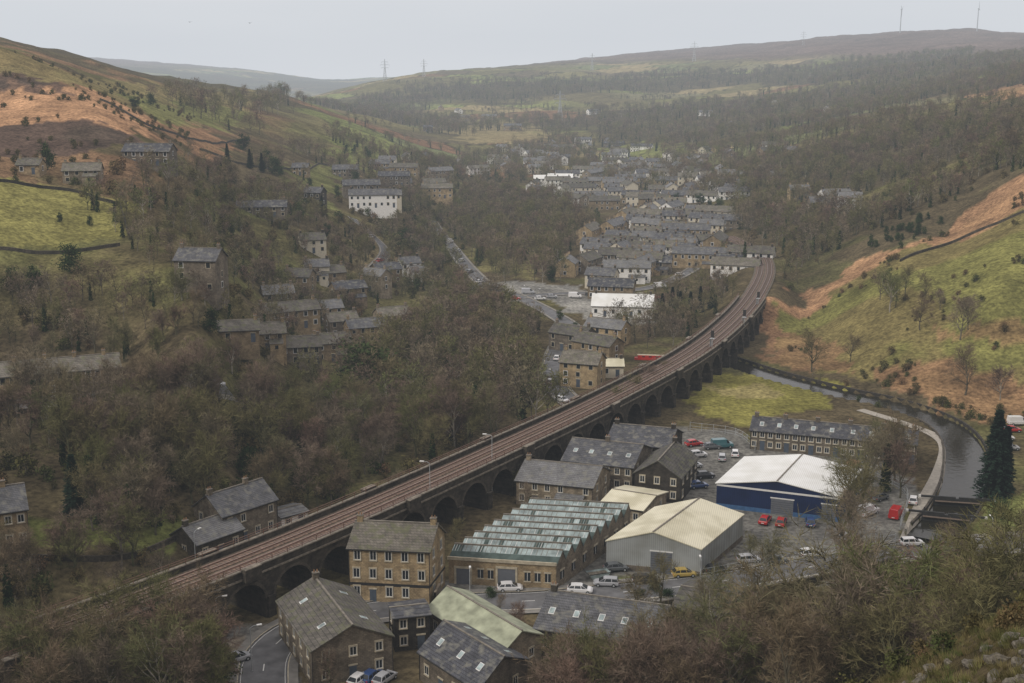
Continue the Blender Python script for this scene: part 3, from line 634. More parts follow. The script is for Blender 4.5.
for a in [(196,294,10,8,-8,7.6,'grey','slate',3),(146,166,16,8,-5,4.6,'grey','slate',2),(82,184,11,7,10,3.8,'grey','slate2',2),(28,175,7,6,0,2.8,'tan','slate2',1),
          (262,218,18,7,8,3.8,'grey','slate',2),(312,207,8,7,-15,6,'dark','slate',2),(314,254,9,7,20,4.8,'cream','slate2',2),(292,330,17,7,28,5.2,'tan','slate2',2),
          (296,366,13,7,12,4.6,'grey','slate2',2),(334,362,10,7,18,5,'tan','slate2',2),(368,344,11,7,22,4.8,'tan','slate',2),(396,332,10,7,25,5,'grey','slate2',2),
          (352,304,11,7,28,5,'tan','slate',2),(296,294,9,7,-10,5.4,'tan','slate2',2),(370,292,9,7,-30,5.6,'grey','slate',2),(390,285,10,7,30,5.6,'tan','slate',2),(412,278,8,7,25,5.6,'white','slate',2),
          (330,325,9,7,24,5,'tan','slate',2),(345,338,9,7,24,5,'grey','slate2',2),(268,352,9,7,15,4.4,'tan','slate2',2),(280,310,9,7,20,4.6,'grey','slate',2),(335,288,8,7,25,5,'tan','slate2',2),(318,282,8,7,15,5,'cream','slate',2),
          (228,344,14,6,12,2.8,'tan','slate2',1),(400,192,14,8,10,5,'cream','slate',2),(380,172,14,8,0,5,'tan','slate',2),(345,178,14,8,0,4.5,'grey','slate',2),
          (578,388,10,8,-20,6.2,'tan','slate2',3),(566,352,12,7,-35,5,'grey','slate2',2),(590,362,13,7,-40,5,'tan','slate2',2),(602,345,12,7,-30,5,'tan','slate',2),(612,378,6,5,0,3,'cream','cl_cream',1),(622,318,20,11,-8,3.6,'white','cl_white',1),
          (610,300,16,8,-12,4.6,'tan','slate',2),(838,208,14,8,10,6,'white','slate',2),(850,212,10,8,-10,6,'white','slate',2),(826,214,14,8,0,5,'grey','slate',2),(800,200,10,8,0,5,'tan','slate',2),
          (420,282,6,6,25,4,'white','slate',1),(560,185,18,9,-5,5,'white','cl_white',2),(590,205,20,9,-10,5,'white','slate',2),(640,172,14,8,0,5,'white','slate',2),(655,168,14,8,0,5,'white','slate',2),(730,182,14,8,0,5,'white','slate',2),(300,176,8,7,0,4,'tan','slate',2),
          (545,186,16,8,0,5,'white','cl_white',2),(650,180,20,9,4,5,'white','slate',2)]:
    house(a[0],a[1],a[2],a[3],a[4],a[5],a[6],a[7],a[8],name='terraced_houses' if a[2]>13 else 'stone_house')
variants=[]
for i in range(18):
    L=random.choice([9,11,14,18,22]); wl_=random.choice(['tan','tan','grey','white','cream','white','cream'])
    variants.append((building_mesh('town_house',L,7.5,random.uniform(4.6,6),rise=2.4,wall=wl_,roof=random.choice(['slate','slate','slate2']),fl=2,cols=int(L/2.6),scols=1,det=1,chim=((.05,.5),(.5,.5),(.95,.5)),base=-5,lean=random.random()<.5),L))
placed=[]
def town(pix,nper,ang0,spread,mind):
    xs=[a for a,b in pix];ys=[b for a,b in pix]; pa=np.array(pix,float); c=0;t=0
    while c<nper and t<nper*15:
        t+=1; px=random.uniform(min(xs),max(xs)); py=random.uniform(min(ys),max(ys))
        if not inpoly(np.array([px]),np.array([py]),pa)[0]: continue
        p=P(px,py)
        me_,L=random.choice(variants)
        if any((p.x-q[0])**2+(p.y-q[1])**2<(mind+(L+q[2])*.2)**2 for q in placed): continue
        if any((p.x-q[0])**2+(p.y-q[1])**2<(q[2]+3.5)**2 for q in circ): continue
        if pdist(p.x,p.y,rail)[0]<12: continue
        if any(pdist(p.x,p.y,l)[0]<w_+2.5 for l,w_ in lines[2:]): continue
        a_=math.radians(ang0+random.choice([0,0,0,90])+random.uniform(-spread,spread))
        obj('terraced_houses' if L>13 else 'stone_house',me_,(p.x,p.y,p.z+.1),a_); placed.append((p.x,p.y,L)); circ.append((p.x,p.y,5.5)); c+=1
town([(575,290),(570,265),(600,235),(650,212),(700,222),(735,245),(735,268),(700,285),(640,285)],90,-18,12,5)
town([(520,190),(560,172),(640,158),(700,158),(745,178),(740,200),(660,210),(600,215),(560,210)],66,-10,20,6)
town([(440,165),(520,145),(600,138),(640,150),(560,172),(480,180)],36,0,30,8)
town([(330,200),(370,165),(425,155),(440,180),(420,205),(350,222)],11,10,25,8)
town([(640,152),(740,145),(800,160),(760,205)],10,0,40,14)
town([(650,110),(800,100),(860,110),(760,140)],5,0,40,30)
town([(380,120),(480,105),(620,105),(600,125),(440,140)],7,0,40,26)
# ---------------------------------------------------------------- vehicles
def car_mesh(kind):
    mb=MB()
    body=[(-2.08,.42,.78),(-2.0,.3,.92),(-1.2,.28,.95),(1.0,.28,.93),(1.75,.3,.82),(2.05,.38,.62)]
    if kind=='van': body=[(-2.5,.35,1.15),(-2.45,.3,1.15),(1.0,.3,1.15),(1.55,.3,1.15),(2.3,.3,1.1),(2.5,.4,.75)]
    n_=len(body); secs=[]
    for i,(x,z0,z1) in enumerate(body):
        w=.86 if 0<i<n_-1 else .74
        if kind=='van': w+=.1
        secs.append([(x,-w*.92,z0),(x,-w,z0+.18),(x,-w,z1-.12),(x,-w*.9,z1),(x,w*.9,z1),(x,w,z1-.12),(x,w,z0+.18),(x,w*.92,z0)])
    for a,b_ in zip(secs[:-1],secs[1:]):
        for j in range(8): k_=(j+1)%8; mb.poly([a[j],b_[j],b_[k_],a[k_]],'paint')
    mb.poly(secs[0],'paint'); mb.poly(secs[-1][::-1],'paint')
    if kind=='van':
        bot=[(-2.46,1.14),(-2.3,1.14),(.9,1.14),(1.6,1.14)]; top=[(-2.42,2.05),(-2.2,2.1),(.6,2.1),(1.0,1.98)]; wb,wt=.9,.8
    elif kind=='estate': bot=[(-2.0,.9),(-.9,.92),(.3,.92),(1.15,.9)]; top=[(-1.8,1.44),(-.9,1.48),(.1,1.48),(.35,1.44)]; wb,wt=.8,.62
    else: bot=[(-1.9,.9),(-.9,.92),(.3,.92),(1.15,.9)]; top=[(-1.45,1.4),(-.8,1.46),(.1,1.46),(.3,1.42)]; wb,wt=.8,.6
    for sd in (-1,1):
        for i in range(3):
            q=[(bot[i][0],sd*wb,bot[i][1]),(bot[i+1][0],sd*wb,bot[i+1][1]),(top[i+1][0],sd*wt,top[i+1][1]),(top[i][0],sd*wt,top[i][1])]
            c=[sum(p[t] for p in q)/4 for t in range(3)]
            mb.poly(q,'paint')
            if kind=='van' and i<2: continue
            mb.poly([(c[0]+(p[0]-c[0])*.86,p[1]+sd*.02,c[2]+(p[2]-c[2])*.76) for p in q],'glass')
    for i in range(3): mb.poly([(top[i][0],-wt,top[i][1]),(top[i+1][0],-wt,top[i+1][1]),(top[i+1][0],wt,top[i+1][1]),(top[i][0],wt,top[i][1])],'paint')
    for e,dx in ((0,-.02),(3,.02)):
        q=[(bot[e][0],-wb,bot[e][1]),(bot[e][0],wb,bot[e][1]),(top[e][0],wt,top[e][1]),(top[e][0],-wt,top[e][1])]
        mb.poly(q,'paint')
        if not(kind=='van' and e==0):
            c=[sum(p[t] for p in q)/4 for t in range(3)]; mb.poly([(p[0]+dx*1.5,p[1]*.88,c[2]+(p[2]-c[2])*.82+.02) for p in q],'glass')
    xb,xf=body[0][0],body[-1][0]
    for sd in (-1,1):
        mb.box(xb-.02,xb+.1,sd*.62-.14,sd*.62+.14,.6,.78,'lamp_r'); mb.box(xf-.12,xf+.01,sd*.55-.16,sd*.55+.16,.5,.63,'lamp_w')
        for x in ((-1.25,1.3) if kind!='van' else (-1.5,1.6)):
            mb.cyl((x,sd*.66,.32),(x,sd*.9 if kind!='van' else sd*.98,.32),.32,.32,14,'tyre',cap=True); mb.cyl((x,sd*.8,.32),(x,sd*(.915 if kind!='van' else .99),.32),.19,.17,10,'steel',cap=True)
    mb.box(xf-.05,xf+.03,-.5,.5,.36,.48,'black'); mb.box(xb-.03,xb+.05,-.26,.26,.5,.62,'frame')
    return mb.mesh('car_'+kind)
CM={k_:car_mesh(k_) for k_ in ('hatch','estate','van')}
COL={'w':(.75,.75,.75),'s':(.4,.41,.43),'k':(.02,.02,.025),'b':(.03,.07,.2),'r':(.45,.015,.015),'y':(.5,.36,.08),'g':(.11,.12,.13),'t':(.04,.14,.16)}
def car(px,py,c,ang,kind='hatch',dz=.0):
    p=P(px,py); p.z+=dz
    obj('parked_van' if kind=='van' else 'parked_car',CM[kind],p,math.radians(ang),.95,color=COL[c])
for a in [(510,591,'w',4,'hatch'),(580,593,'w',-8,'hatch'),(606,586,'s',175,'estate'),(616,571,'g',10,'hatch'),(645,583,'k',5,'estate'),(684,577,'y',8,'hatch'),(717,573,'k',10,'hatch'),(749,563,'s',10,'estate'),
          (776,564,'g',15,'hatch'),(811,557,'w',15,'estate'),(781,525,'r',70,'hatch'),(765,523,'r',65,'hatch'),(810,525,'b',80,'hatch'),(912,546,'w',3,'estate'),(237,662,'s',40,'hatch'),
          (372,680,'b',60,'hatch'),(385,682,'s',60,'hatch'),(360,683,'w',60,'hatch'),(693,468,'s',20,'hatch'),(698,457,'w',15,'hatch'),(705,478,'k',10,'hatch'),(698,488,'b',15,'hatch'),(722,460,'s',80,'estate'),(712,449,'g',10,'hatch'),(735,456,'w',80,'hatch'),(694,446,'r',20,'hatch'),
          (896,517,'r',60,'van'),(913,503,'w',70,'hatch'),(68,403,'w',5,'hatch'),(102,397,'s',5,'hatch'),(200,389,'w',10,'estate'),(216,387,'s',8,'hatch'),(178,391,'w',8,'hatch'),(130,396,'k',8,'hatch'),
          (550,384,'s',80,'hatch'),(562,402,'w',-50,'hatch'),(503,298,'w',10,'hatch'),(515,300,'r',0,'hatch'),(528,294,'s',0,'van'),(491,291,'w',0,'hatch'),(458,252,'w',70,'hatch'),(462,262,'s',70,'hatch'),(450,243,'w',70,'van'),(442,236,'w',60,'hatch'),
          (318,322,'w',20,'hatch'),(326,319,'r',20,'hatch'),(334,316,'s',20,'hatch'),(1005,440,'w',0,'hatch'),(1012,432,'r',0,'hatch'),(1018,425,'w',0,'van'),(1010,450,'s',0,'estate'),
          (722,448,'t',10,'van'),(557,360,'w',80,'hatch'),(640,300,'s',0,'hatch'),(648,302,'w',0,'hatch'),(655,299,'r',0,'hatch'),(632,304,'w',0,'van'),(880,500,'g',40,'hatch'),(868,515,'w',40,'van'),(845,540,'s',60,'hatch'),
          (540,300,'w',0,'hatch'),(552,298,'s',0,'hatch'),(575,298,'w',0,'van'),(590,296,'g',0,'hatch'),(500,290,'s',10,'hatch'),(480,283,'w',50,'hatch'),(470,273,'g',60,'hatch'),(660,288,'w',0,'van'),(680,276,'w',30,'hatch'),(372,238,'w',60,'hatch'),(380,262,'r',60,'hatch')]:
    car(*a,dz=.14 if a[1]>540 and a[1]<600 and a[0]>660 else .1)
mb=MB(); mb.box(-9,9,-1,1,.0,1.0,'red'); mb.poly([(9,-1,0),(11,0,.3),(11,0,1.1),(9,-1,1)],'red'); mb.poly([(9,1,0),(11,0,.3),(11,0,1.1),(9,1,1)],'red'); mb.poly([(9,-1,1),(11,0,1.1),(9,1,1)],'black')
mb.box(-8,6.5,-.8,.8,1.0,1.9,'red'); mb.box(-8.1,6.6,-.75,.75,1.9,1.95,'trim')
for i in range(6): mb.box(-6.5+i*2.2,-5.6+i*2.2,-.84,.84,1.3,1.65,'glass')
obj('canal_narrowboat',mb.mesh('canal_narrowboat'),P(662,360)+Vector((0,0,-.3)),math.radians(-8),.85)
def container(px,py,ang,mat,L=6):
    mb=MB(); mb.box(0,L,0,2.4,.1,2.5,mat)
    for i in range(int(L/.4)): mb.box(i*.4+.1,i*.4+.25,-.04,-.003,.25,2.35,mat)
    for x in (0,L-.12): mb.box(x-.003,x+.12,-.06,2.46,.0,.1,'black')
    mb.box(L+.002,L+.05,.2,1.15,.3,2.3,mat); mb.box(L+.002,L+.05,1.25,2.2,.3,2.3,mat)
    for y in (.5,.9,1.5,1.9): mb.cyl((L+.08,y,.3),(L+.08,y,2.3),.02,.02,5,'steel')
    obj('shipping_container',mb.mesh('shipping_container'),P(px,py),math.radians(ang))
container(855,478,60,'pot',4)
def skip(px,py,ang,mat):
    mb=MB(); b4=[(-1.1,-.8,0),(1.1,-.8,0),(1.1,.8,0),(-1.1,.8,0)]; t4=[(-1.8,-.9,1.1),(1.8,-.9,1.1),(1.8,.9,1.1),(-1.8,.9,1.1)]
    for i in range(4): j=(i+1)%4; mb.poly([b4[i],b4[j],t4[j],t4[i]],mat)
    mb.poly([(p[0]*.93,p[1]*.93,.8) for p in t4],'rock') 
    for y in (-.93,.9): mb.box(-1.85,1.85,y,y+.03,1.02,1.12,'black')
    obj('waste_skip',mb.mesh('waste_skip'),P(px,py),math.radians(ang))
skip(715,520,10,'pot'); skip(598,578,20,'glaz')
def fence(pix,h=1.9,name='palisade_fence'):
    p=catmull([P(a,b) for a,b in pix],2.5); nn_=normals(p); z=Hf(p[:,0],p[:,1]); mb=MB()
    for i in range(len(p)): mb.box(p[i,0]-.05,p[i,0]+.05,p[i,1]-.05,p[i,1]+.05,z[i],z[i]+h,'steel')
    for q in (.4,.95,h-.15): rib(mb,p,nn_,-.02,.02,z+q,z+q+.05,'steel')
    obj(name,mb.mesh(name))
fence([(700,580),(770,567),(850,553),(895,544)]); fence([(860,470),(905,495),(900,530)]); fence([(690,430),(735,436),(755,450)])
# ---------------------------------------------------------------- street lamps, signals, pylons
def lamp_mesh(h=7):
    mb=MB(); mb.cyl((0,0,0),(0,0,1.2),.12,.1,8,'steel'); mb.cyl((0,0,1.2),(0,0,h),.08,.055,8,'steel'); mb.cyl((0,0,h),(.5,0,h+.3),.045,.045,6,'steel'); mb.cyl((.5,0,h+.3),(1.2,0,h+.33),.045,.045,6,'steel'); mb.box(1.0,1.75,-.16,.16,h+.27,h+.42,'frame'); mb.box(1.05,1.6,-.1,.1,h+.22,h+.27,'frame'); return mb.mesh('street_lamp')
LM=lamp_mesh(); LT=lamp_mesh(12.6)
for px,py,a in [(252,672,20),(196,570,60),(875,548,90),(470,612,90),(700,600,90),(536,308,0),(990,556,90),(545,395,0),(525,305,100),(110,404,90),(30,412,90),(218,640,10)]:
    obj('street_lamp',LM,P(px,py),math.radians(a),.9)
for px,py in [(430,489),(492,460)]:
    s=Pz(px,py,DZ); obj('street_lamp',LT,(s[0],s[1],.0),math.radians(170))
def signal(px,py,h=6):
    s=Pz(px,py,DZ-.3); mb=MB(); mb.cyl((0,0,0),(0,0,h),.14,.1,8,'steel'); mb.box(-.4,.4,-.15,.15,h-1.6,h+.2,'black'); mb.box(-.6,.6,-.5,.5,h-2.0,h-1.9,'steel'); mb.box(-.5,-.44,-.4,.6,0,h-2,'steel'); obj('railway_signal',mb.mesh('railway_signal'),s,math.radians(-30))
signal(712,348,4.5); signal(744,326,4.5); signal(758,305,4)
def pylon():
    mb=MB(); H_=46
    for sx in(-1,1):
        for sy in(-1,1):
            mb.cyl((sx*4,sy*4,-4),(sx*1,sy*1,28),.35,.3,4,'steel'); mb.cyl((sx*1,sy*1,28),(sx*.4,sy*.4,H_),.3,.2,4,'steel')
    for i in range(6):
        z0=i*5-2;z1=z0+5; w0=4-(z0+4)/32*3; w1=4-(z1+4)/32*3
        for s in (-1,1): mb.cyl((-w0,s*w0,z0),(w1,s*w1,z1),.15,.15,3,'steel'); mb.cyl((w0,s*w0,z0),(-w1,s*w1,z1),.15,.15,3,'steel'); mb.cyl((s*w0,-w0,z0),(s*w1,w1,z1),.15,.15,3,'steel')
    for z,w in((28,8),(34,10),(40,7)):
        for s in(-1,1): mb.cyl((0,0,z+1.4),(s*w,0,z),.25,.2,4,'steel'); mb.cyl((0,0,z-.6),(s*w,0,z),.25,.2,4,'steel'); mb.cyl((s*w,0,z),(s*w,0,z-3),.15,.2,4,'steel')
    return mb.mesh('electricity_pylon')
PY=pylon()
for px,py,sc,Y in [(385,79,1.0,2700),(424,77,.8,2700),(592,72,.8,2800),(694,63,1.0,3000),(803,48,.8,3250),(560,110,.9,1700)]:
    s=spt(px,py,Y); obj('electricity_pylon',PY,(s[0],s[1],float(Hf(s[0],s[1])[0])),random.uniform(-.6,.6),sc)
for px,py in [(900,33),(977,30)]:
    s=spt(px,py,3500); mb=MB(); mb.cyl((0,0,-5),(0,0,62),1.6,1.0,8,'steel') 
    for q in range(3):
        t=math.radians(90+q*120+px); mb.cyl((0,-1.5,62),(math.cos(t)*20,-1.5,62+math.sin(t)*20),.8,.2,5,'steel')
    mb.cyl((0,-2,62),(0,2,62),1.2,1.2,8,'steel',cap=True)
    obj('wind_turbine',mb.mesh('wind_turbine'),(s[0],s[1],float(Hf(s[0],s[1])[0])),1.1)
for px,py in [(190,22),(250,23)]:
    s=spt(px,py,220); mb=MB(); mb.poly([(0,.1,0),(.25,-.05,.1),(.6,-.15,.02),(.25,.12,.1)],'black'); mb.poly([(0,.1,0),(-.25,-.05,.1),(-.6,-.15,.02),(-.25,.12,.1)],'black'); mb.cyl((0,-.25,0),(0,.25,0),.02,.06,6,'black'); obj('flying_bird',mb.mesh('flying_bird'),s,.5)
# ---------------------------------------------------------------- trees
def bare_tree(seed,tw='bark',wide=1.0,dens=1.0,ivy=False,lod=0):
    R=random.Random(seed); mb=MB(); H_=10.
    def rv(): return Vector((R.gauss(0,1),R.gauss(0,1),R.gauss(0,1)))
    def twig(p,d,l,w):
        if lod: w*=2.9
        a=d.cross(rv()).normalized()*w; q=p+d*l; b=len(mb.v)
        mb.v+= [tuple(p-a),tuple(p+a),tuple(q)]; mb.f.append((b,b+1,b+2)); mb.m.append(mb.mi(tw))
    def away(d,ang):
        a=d.orthogonal().normalized(); a.rotate(Matrix.Rotation(R.uniform(0,6.283),3,d)); return (d*math.cos(ang)+a*math.sin(ang)).normalized()
    def grow(p,d,L,r,lev):
        n_=(6,4,3)[lev] if not lod else (5,3,2)[lev]; p=p.copy()
        for i in range(n_):
            d=(d+rv()*(.09,.16,.2)[lev]+Vector((0,0,(.1,.12,.06)[lev]))).normalized(); q=p+d*(L/n_)
            f=(i+1)/n_; r0=r*(1-.82*i/n_); r1=r*(1-.82*f)
            if lev<2 or not lod: mb.cyl(p,q,r0,r1,(6,4,3)[lev] if not lod else 3,'trunk' if lev<2 else tw)
            if lev==0 and f>.2:
                for k_ in range(3 if f<.99 else 5): 
                    if R.random()<.94: grow(q,away(d,R.uniform(.45,1.05)*wide**.5),H_*R.uniform(.3,.43)*(1.12-f*.4)*wide,r1*.6+.02,1)
            if lev==1 and f>.2:
                for k_ in range(2): grow(q,away(d,R.uniform(.5,1.0)),L*R.uniform(.35,.6)*(1.2-f*.5),r1*.55+.008,2)
            if lev==2:
                for k_ in range(int(2.6*dens+R.random()) if not lod else 2):
                    dd=away(d,R.uniform(.3,.9)); l=R.uniform(.5,1.1); twig(q,dd,l,.026)
                    for t_ in range(2 if not lod else 1):
                        s=q+dd*l*R.uniform(.2,.8); twig(s,away(dd,R.uniform(.3,.8)),R.uniform(.4,.85),.02)
            p=q
    grow(Vector((0,0,-.3)),Vector((R.uniform(-.08,.08),R.uniform(-.08,.08),1)).normalized(),H_*.7,.2,0)
    if ivy:
        for i in range(900 if not lod else 250):
            z=R.uniform(.3,6.5); a_=R.uniform(0,6.28); rr=R.uniform(.15,.75)*(1.1-z/9); c=Vector((math.cos(a_)*rr,math.sin(a_)*rr,z)); s_=.16 if not lod else .28; a1=rv().normalized()*s_; a2=a1.cross(rv()).normalized()*s_*.9
            mb.poly([c-a1,c-a2,c+a1,c+a2],'leaf')
    return mb.mesh('bare_tree')
def leafy(seed,mat='leaf',H_=8,W_=3,nl=16,nq=110,qs=.2,low=.15):
    R=random.Random(seed); mb=MB()
    def rv(): return Vector((R.gauss(0,1),R.gauss(0,1),R.gauss(0,1)))
    mb.cyl((0,0,-.3),(0,0,H_*.7),.2,.06,6,'trunk')
    for i in range(nl):
        t=R.uniform(low,1); a_=R.uniform(0,6.28); rr=W_*.62*math.sqrt(max(0,1-((t-.45)/.6)**2))*R.uniform(.3,1.05)
        c=Vector((math.cos(a_)*rr,math.sin(a_)*rr,t*H_*.88)); s=W_*R.uniform(.22,.42)
        mb.cyl((0,0,c.z*.6),c,.06,.02,3,'trunk')
        for k_ in range(nq):
            q=c+rv()*s*.55; a1=rv().normalized()*qs*R.uniform(.6,1.3); a2=a1.cross(rv()).normalized()*qs*.8
            mb.poly([q-a1,q-a2,q+a1,q+a2],mat)
    return mb.mesh('evergreen_tree')
def conifer(seed,H_=10,W_=2.3):
    R=random.Random(seed); mb=MB(); mb.cyl((0,0,-.3),(0,0,H_),.2,.02,6,'trunk'); z=.6
    while z<H_*.99:
        f=1-z/H_; nb=int(7+8*f)
        for i in range(nb):
            a_=R.uniform(0,6.28); L=W_*(f**.8)*R.uniform(.7,1.15)+.12; d=Vector((math.cos(a_),math.sin(a_),-.22)); e=Vector((-math.sin(a_),math.cos(a_),0))
            for s in range(6):
                g=(s+.5)/6; c=Vector((0,0,z))+d*L*g; w=.3*(1.1-g)+.08
                for k_ in range(3):
                    o=Vector((R.gauss(0,.08),R.gauss(0,.08),R.gauss(0,.08))); mb.poly([c+o-e*w+Vector((0,0,-.12)),c+o-d*.15,c+o+e*w+Vector((0,0,-.12)),c+o+d*.28],'conif')
        z+=.2+.12*f
    return mb.mesh('conifer_tree')
def tuft(seed):
    R=random.Random(seed); mb=MB()
    for i in range(50):
        a_=R.uniform(0,6.28); r=R.uniform(0,.35); p=Vector((math.cos(a_)*r,math.sin(a_)*r,0)); d=Vector((math.cos(a_)*.5,math.sin(a_)*.5,R.uniform(.6,1))); q=p+d*R.uniform(.25,.55); mb.poly([p+Vector((.02,0,0)),p-Vector((.02,0,0)),q],'tuft')
    return mb.mesh('grass_tuft')
TM_={'bare':[bare_tree(1),bare_tree(2,wide=1.2),bare_tree(3,ivy=True),bare_tree(4,'birch',wide=.8),bare_tree(5,wide=.95,dens=1.3),bare_tree(6,'birch',dens=1.3)],
     'bareF':[bare_tree(1,lod=1),bare_tree(2,wide=1.2,lod=1),bare_tree(3,ivy=True,lod=1),bare_tree(4,'birch',wide=.9,lod=1),bare_tree(7,wide=1.15,lod=1)],
     'ever':[leafy(11),leafy(12,W_=3.6,H_=7)],'con':[conifer(21),conifer(22,W_=1.8)],
     'scrub':[leafy(31,'scrub',H_=2.4,W_=1.8,nl=9,nq=50,qs=.15,low=.1),leafy(32,'scrub',H_=1.8,W_=2.2,nl=9,nq=50,qs=.15,low=.1)],'tuft':[tuft(1)]}
inst={}
clear=[poly_w(q) for q in ([(446,240),(456,242),(478,264),(505,284),(600,288),(600,322),(560,314),(500,306),(464,280)],[(545,345),(575,330),(590,335),(612,345),(620,395),(640,425),(600,425),(552,400)],
        [(0,402),(225,380),(225,390),(60,415),(0,420)])]
def ok(x,y,pad=0):
    m_=np.ones(len(x),bool)
    c=np.array(circ)
    for i in range(0,len(x),5000):
        s=slice(i,i+5000); m_[s]&=~((((x[s,None]-c[None,:,0])**2+(y[s,None]-c[None,:,1])**2)<(c[None,:,2]+pad)**2).any(1))
    for l,w_ in lines: m_&=pdist(x,y,l)>w_+pad
    return m_
def scatter(kind,x,y,hmin,hmax,pad=0,mass='woodland',base=10.):
    x=np.asarray(x);y=np.asarray(y); g=ok(x,y,pad)
    if kind in('bare','ever','con'):
        for q in clear: g&=~inpoly(x,y,q)
    x=x[g];y=y[g]
    if not len(x): return
    z=Hf(x,y); h=rng.uniform(hmin,hmax,len(x))*(.7+.6*fbm(x,y,30,88))
    for kd,sel in ((kind,(y<=270)|(kind!='bare')),('bareF',(y>270)&(kind=='bare'))):
        if not sel.any(): continue
        nv_=len(TM_[kd]); vi_=rng.choice(nv_,len(x))
        for v in range(nv_):
            k_=(vi_==v)&sel
            if k_.any(): inst.setdefault((mass,kd,v),[]).append(np.stack([x[k_],y[k_],z[k_]-.1,h[k_]/base],-1))
def region(pix,sp,kind='bare',h=(8,13),mass='woodland',base=10.,pad=0,clump=None,ymin=128):
    pw=poly_w(pix,ymin=ymin); x0,y0=pw.min(0);x1,y1=pw.max(0); nn_=min(int((x1-x0)*(y1-y0)/sp**2),60000)
    x=rng.uniform(x0,x1,nn_);y=rng.uniform(y0,y1,nn_); k_=inpoly(x,y,pw)
    if clump: k_&=fbm(x,y,clump[0],clump[2] if len(clump)>2 else 71)>clump[1]
    scatter(kind,x[k_],y[k_],h[0],h[1],pad,mass,base)
regs=[([(120,560),(60,520),(110,470),(125,410),(250,400),(330,388),(350,372),(440,320),(470,300),(525,325),(540,400),(570,422),(400,482),(300,525),(215,560)],5.4,(7,13),None),
      ([(-40,690),(-40,570),(40,565),(100,560),(160,570),(190,575),(100,608),(0,642)],6,(7,11),None),
      ([(-40,500),(-40,418),(240,394),(200,480),(60,510)],5.6,(8,13),None),
      ([(-40,350),(-40,285),(120,290),(170,302),(260,335),(260,290),(330,235),(430,225),(460,260),(420,290),(330,330),(250,370),(120,352)],5.0,(5,10),None),
      ([(-40,388),(-40,352),(130,352),(260,375),(240,385),(130,388)],6,(5,9),None),
      ([(60,205),(130,200),(180,160),(300,195),(330,235),(240,290),(160,275),(120,250),(110,215)],5.6,(5,9),(60,.3)),
      ([(180,160),(330,130),(440,165),(430,215),(300,205)],7.5,(6,9),(90,.38)),
      ([(430,225),(470,190),(560,195),(600,230),(565,260),(560,285),(470,285),(440,250)],5.6,(6,11),(70,.3)),
      ([(420,290),(462,285),(500,310),(540,330),(545,360),(440,340)],5.2,(6,10),None),
      ([(742,262),(735,215),(650,195),(800,160),(900,130),(1060,110),(1060,158),(930,210),(850,240),(790,295),(775,275)],6.2,(7,12),(90,.34)),
      ([(600,335),(640,305),(720,285),(745,300),(710,335),(650,352)],5.4,(6,10),None),
      ([(560,165),(700,150),(900,90),(1060,70),(1060,118),(800,165),(640,195)],10.5,(8,12),(160,.4)),
      ([(400,155),(560,128),(620,165),(470,200),(430,185)],10,(7,11),(120,.38)),
      ([(570,300),(570,235),(650,215),(740,240),(735,290),(640,300)],12,(5,8),None),
      ([(620,420),(640,400),(660,388),(690,372),(690,380),(640,420)],4.5,(6,9),None),
      ([(760,368),(860,388),(930,408),(930,415),(860,398),(770,378)],6,(3,6),None),
      ([(930,590),(760,600),(700,620),(700,660),(1060,640),(1060,570)],6,(7,11),None)]
for pix,sp,h,cl in regs: region(pix,sp,'bare',h,clump=cl)
region([(120,560),(60,520),(125,410),(330,388),(470,300),(545,400),(400,482),(215,560)],6,'scrub',(1.2,4),base=2.2,mass='undergrowth')
region([(-40,350),(-40,285),(170,305),(330,240),(430,230),(460,260),(330,330),(250,370),(120,352)],7,'scrub',(1.2,3.5),base=2.2,mass='undergrowth')
region([(60,200),(180,165),(300,200),(440,160),(560,195),(600,230),(470,290),(240,290),(110,210)],9,'scrub',(1.5,4),base=2.2,mass='undergrowth')
region([(742,262),(735,215),(800,160),(1060,110),(1060,158),(930,210),(850,240),(790,295)],11,'scrub',(1.5,4),base=2.2,mass='undergrowth')
region([(-40,690),(-40,415),(240,398),(200,560),(100,608)],6.5,'scrub',(1,3.4),base=2.2,mass='undergrowth')
region([(765,345),(800,320),(860,275),(940,235),(1060,175),(1060,430),(980,425),(880,385)],4,'scrub',(.6,2.2),base=2.2,mass='undergrowth',clump=(25,.54))
region([(-40,175),(-40,60),(60,68),(200,100),(180,160),(60,200)],8,'scrub',(.8,2.4),base=2.2,mass='undergrowth',clump=(30,.5))
region([(735,364),(900,400),(935,412),(900,412),(740,378)],4,'scrub',(.8,2.4),base=2.2,mass='undergrowth')
region([(850,250),(900,225),(940,215),(960,205),(900,250)],5,'ever',(2,4),base=8,mass='gorse')
for pix,sp,th in [([(330,130),(360,85),(700,65),(1060,45),(1060,90),(800,140),(560,160)],15,.52),([(130,95),(330,102),(380,125),(330,140),(200,150)],15,.54)]:
    region(pix,sp,'bare',(9,14),clump=(330,th,44),mass='distant_woodland')
pw=poly_w([(330,130),(360,88),(700,70),(1060,55),(1060,90),(800,140),(560,150)]); x0,y0=pw.min(0);x1,y1=pw.max(0)
x=rng.uniform(x0,x1,60000);y=rng.uniform(y0,y1,60000); qx=x+(fbm(x,y,300,61)-.5)*190; qy=y+(fbm(x,y,300,62)-.5)*190
ux=(qx*math.cos(a28)+qy*math.sin(a28)); uy=(-qx*math.sin(a28)+qy*math.cos(a28)); fy=np.abs((uy/cs)%1-.5); fx=np.abs((ux/(cs*1.4)+.35*np.floor(uy/cs))%1-.5)
k_=inpoly(x,y,pw)&((fy>.465)|(fx>.48))&(fbm(x,y,120,5)>.5); scatter('bare',x[k_][:2500],y[k_][:2500],5,9,mass='hedgerow_trees')
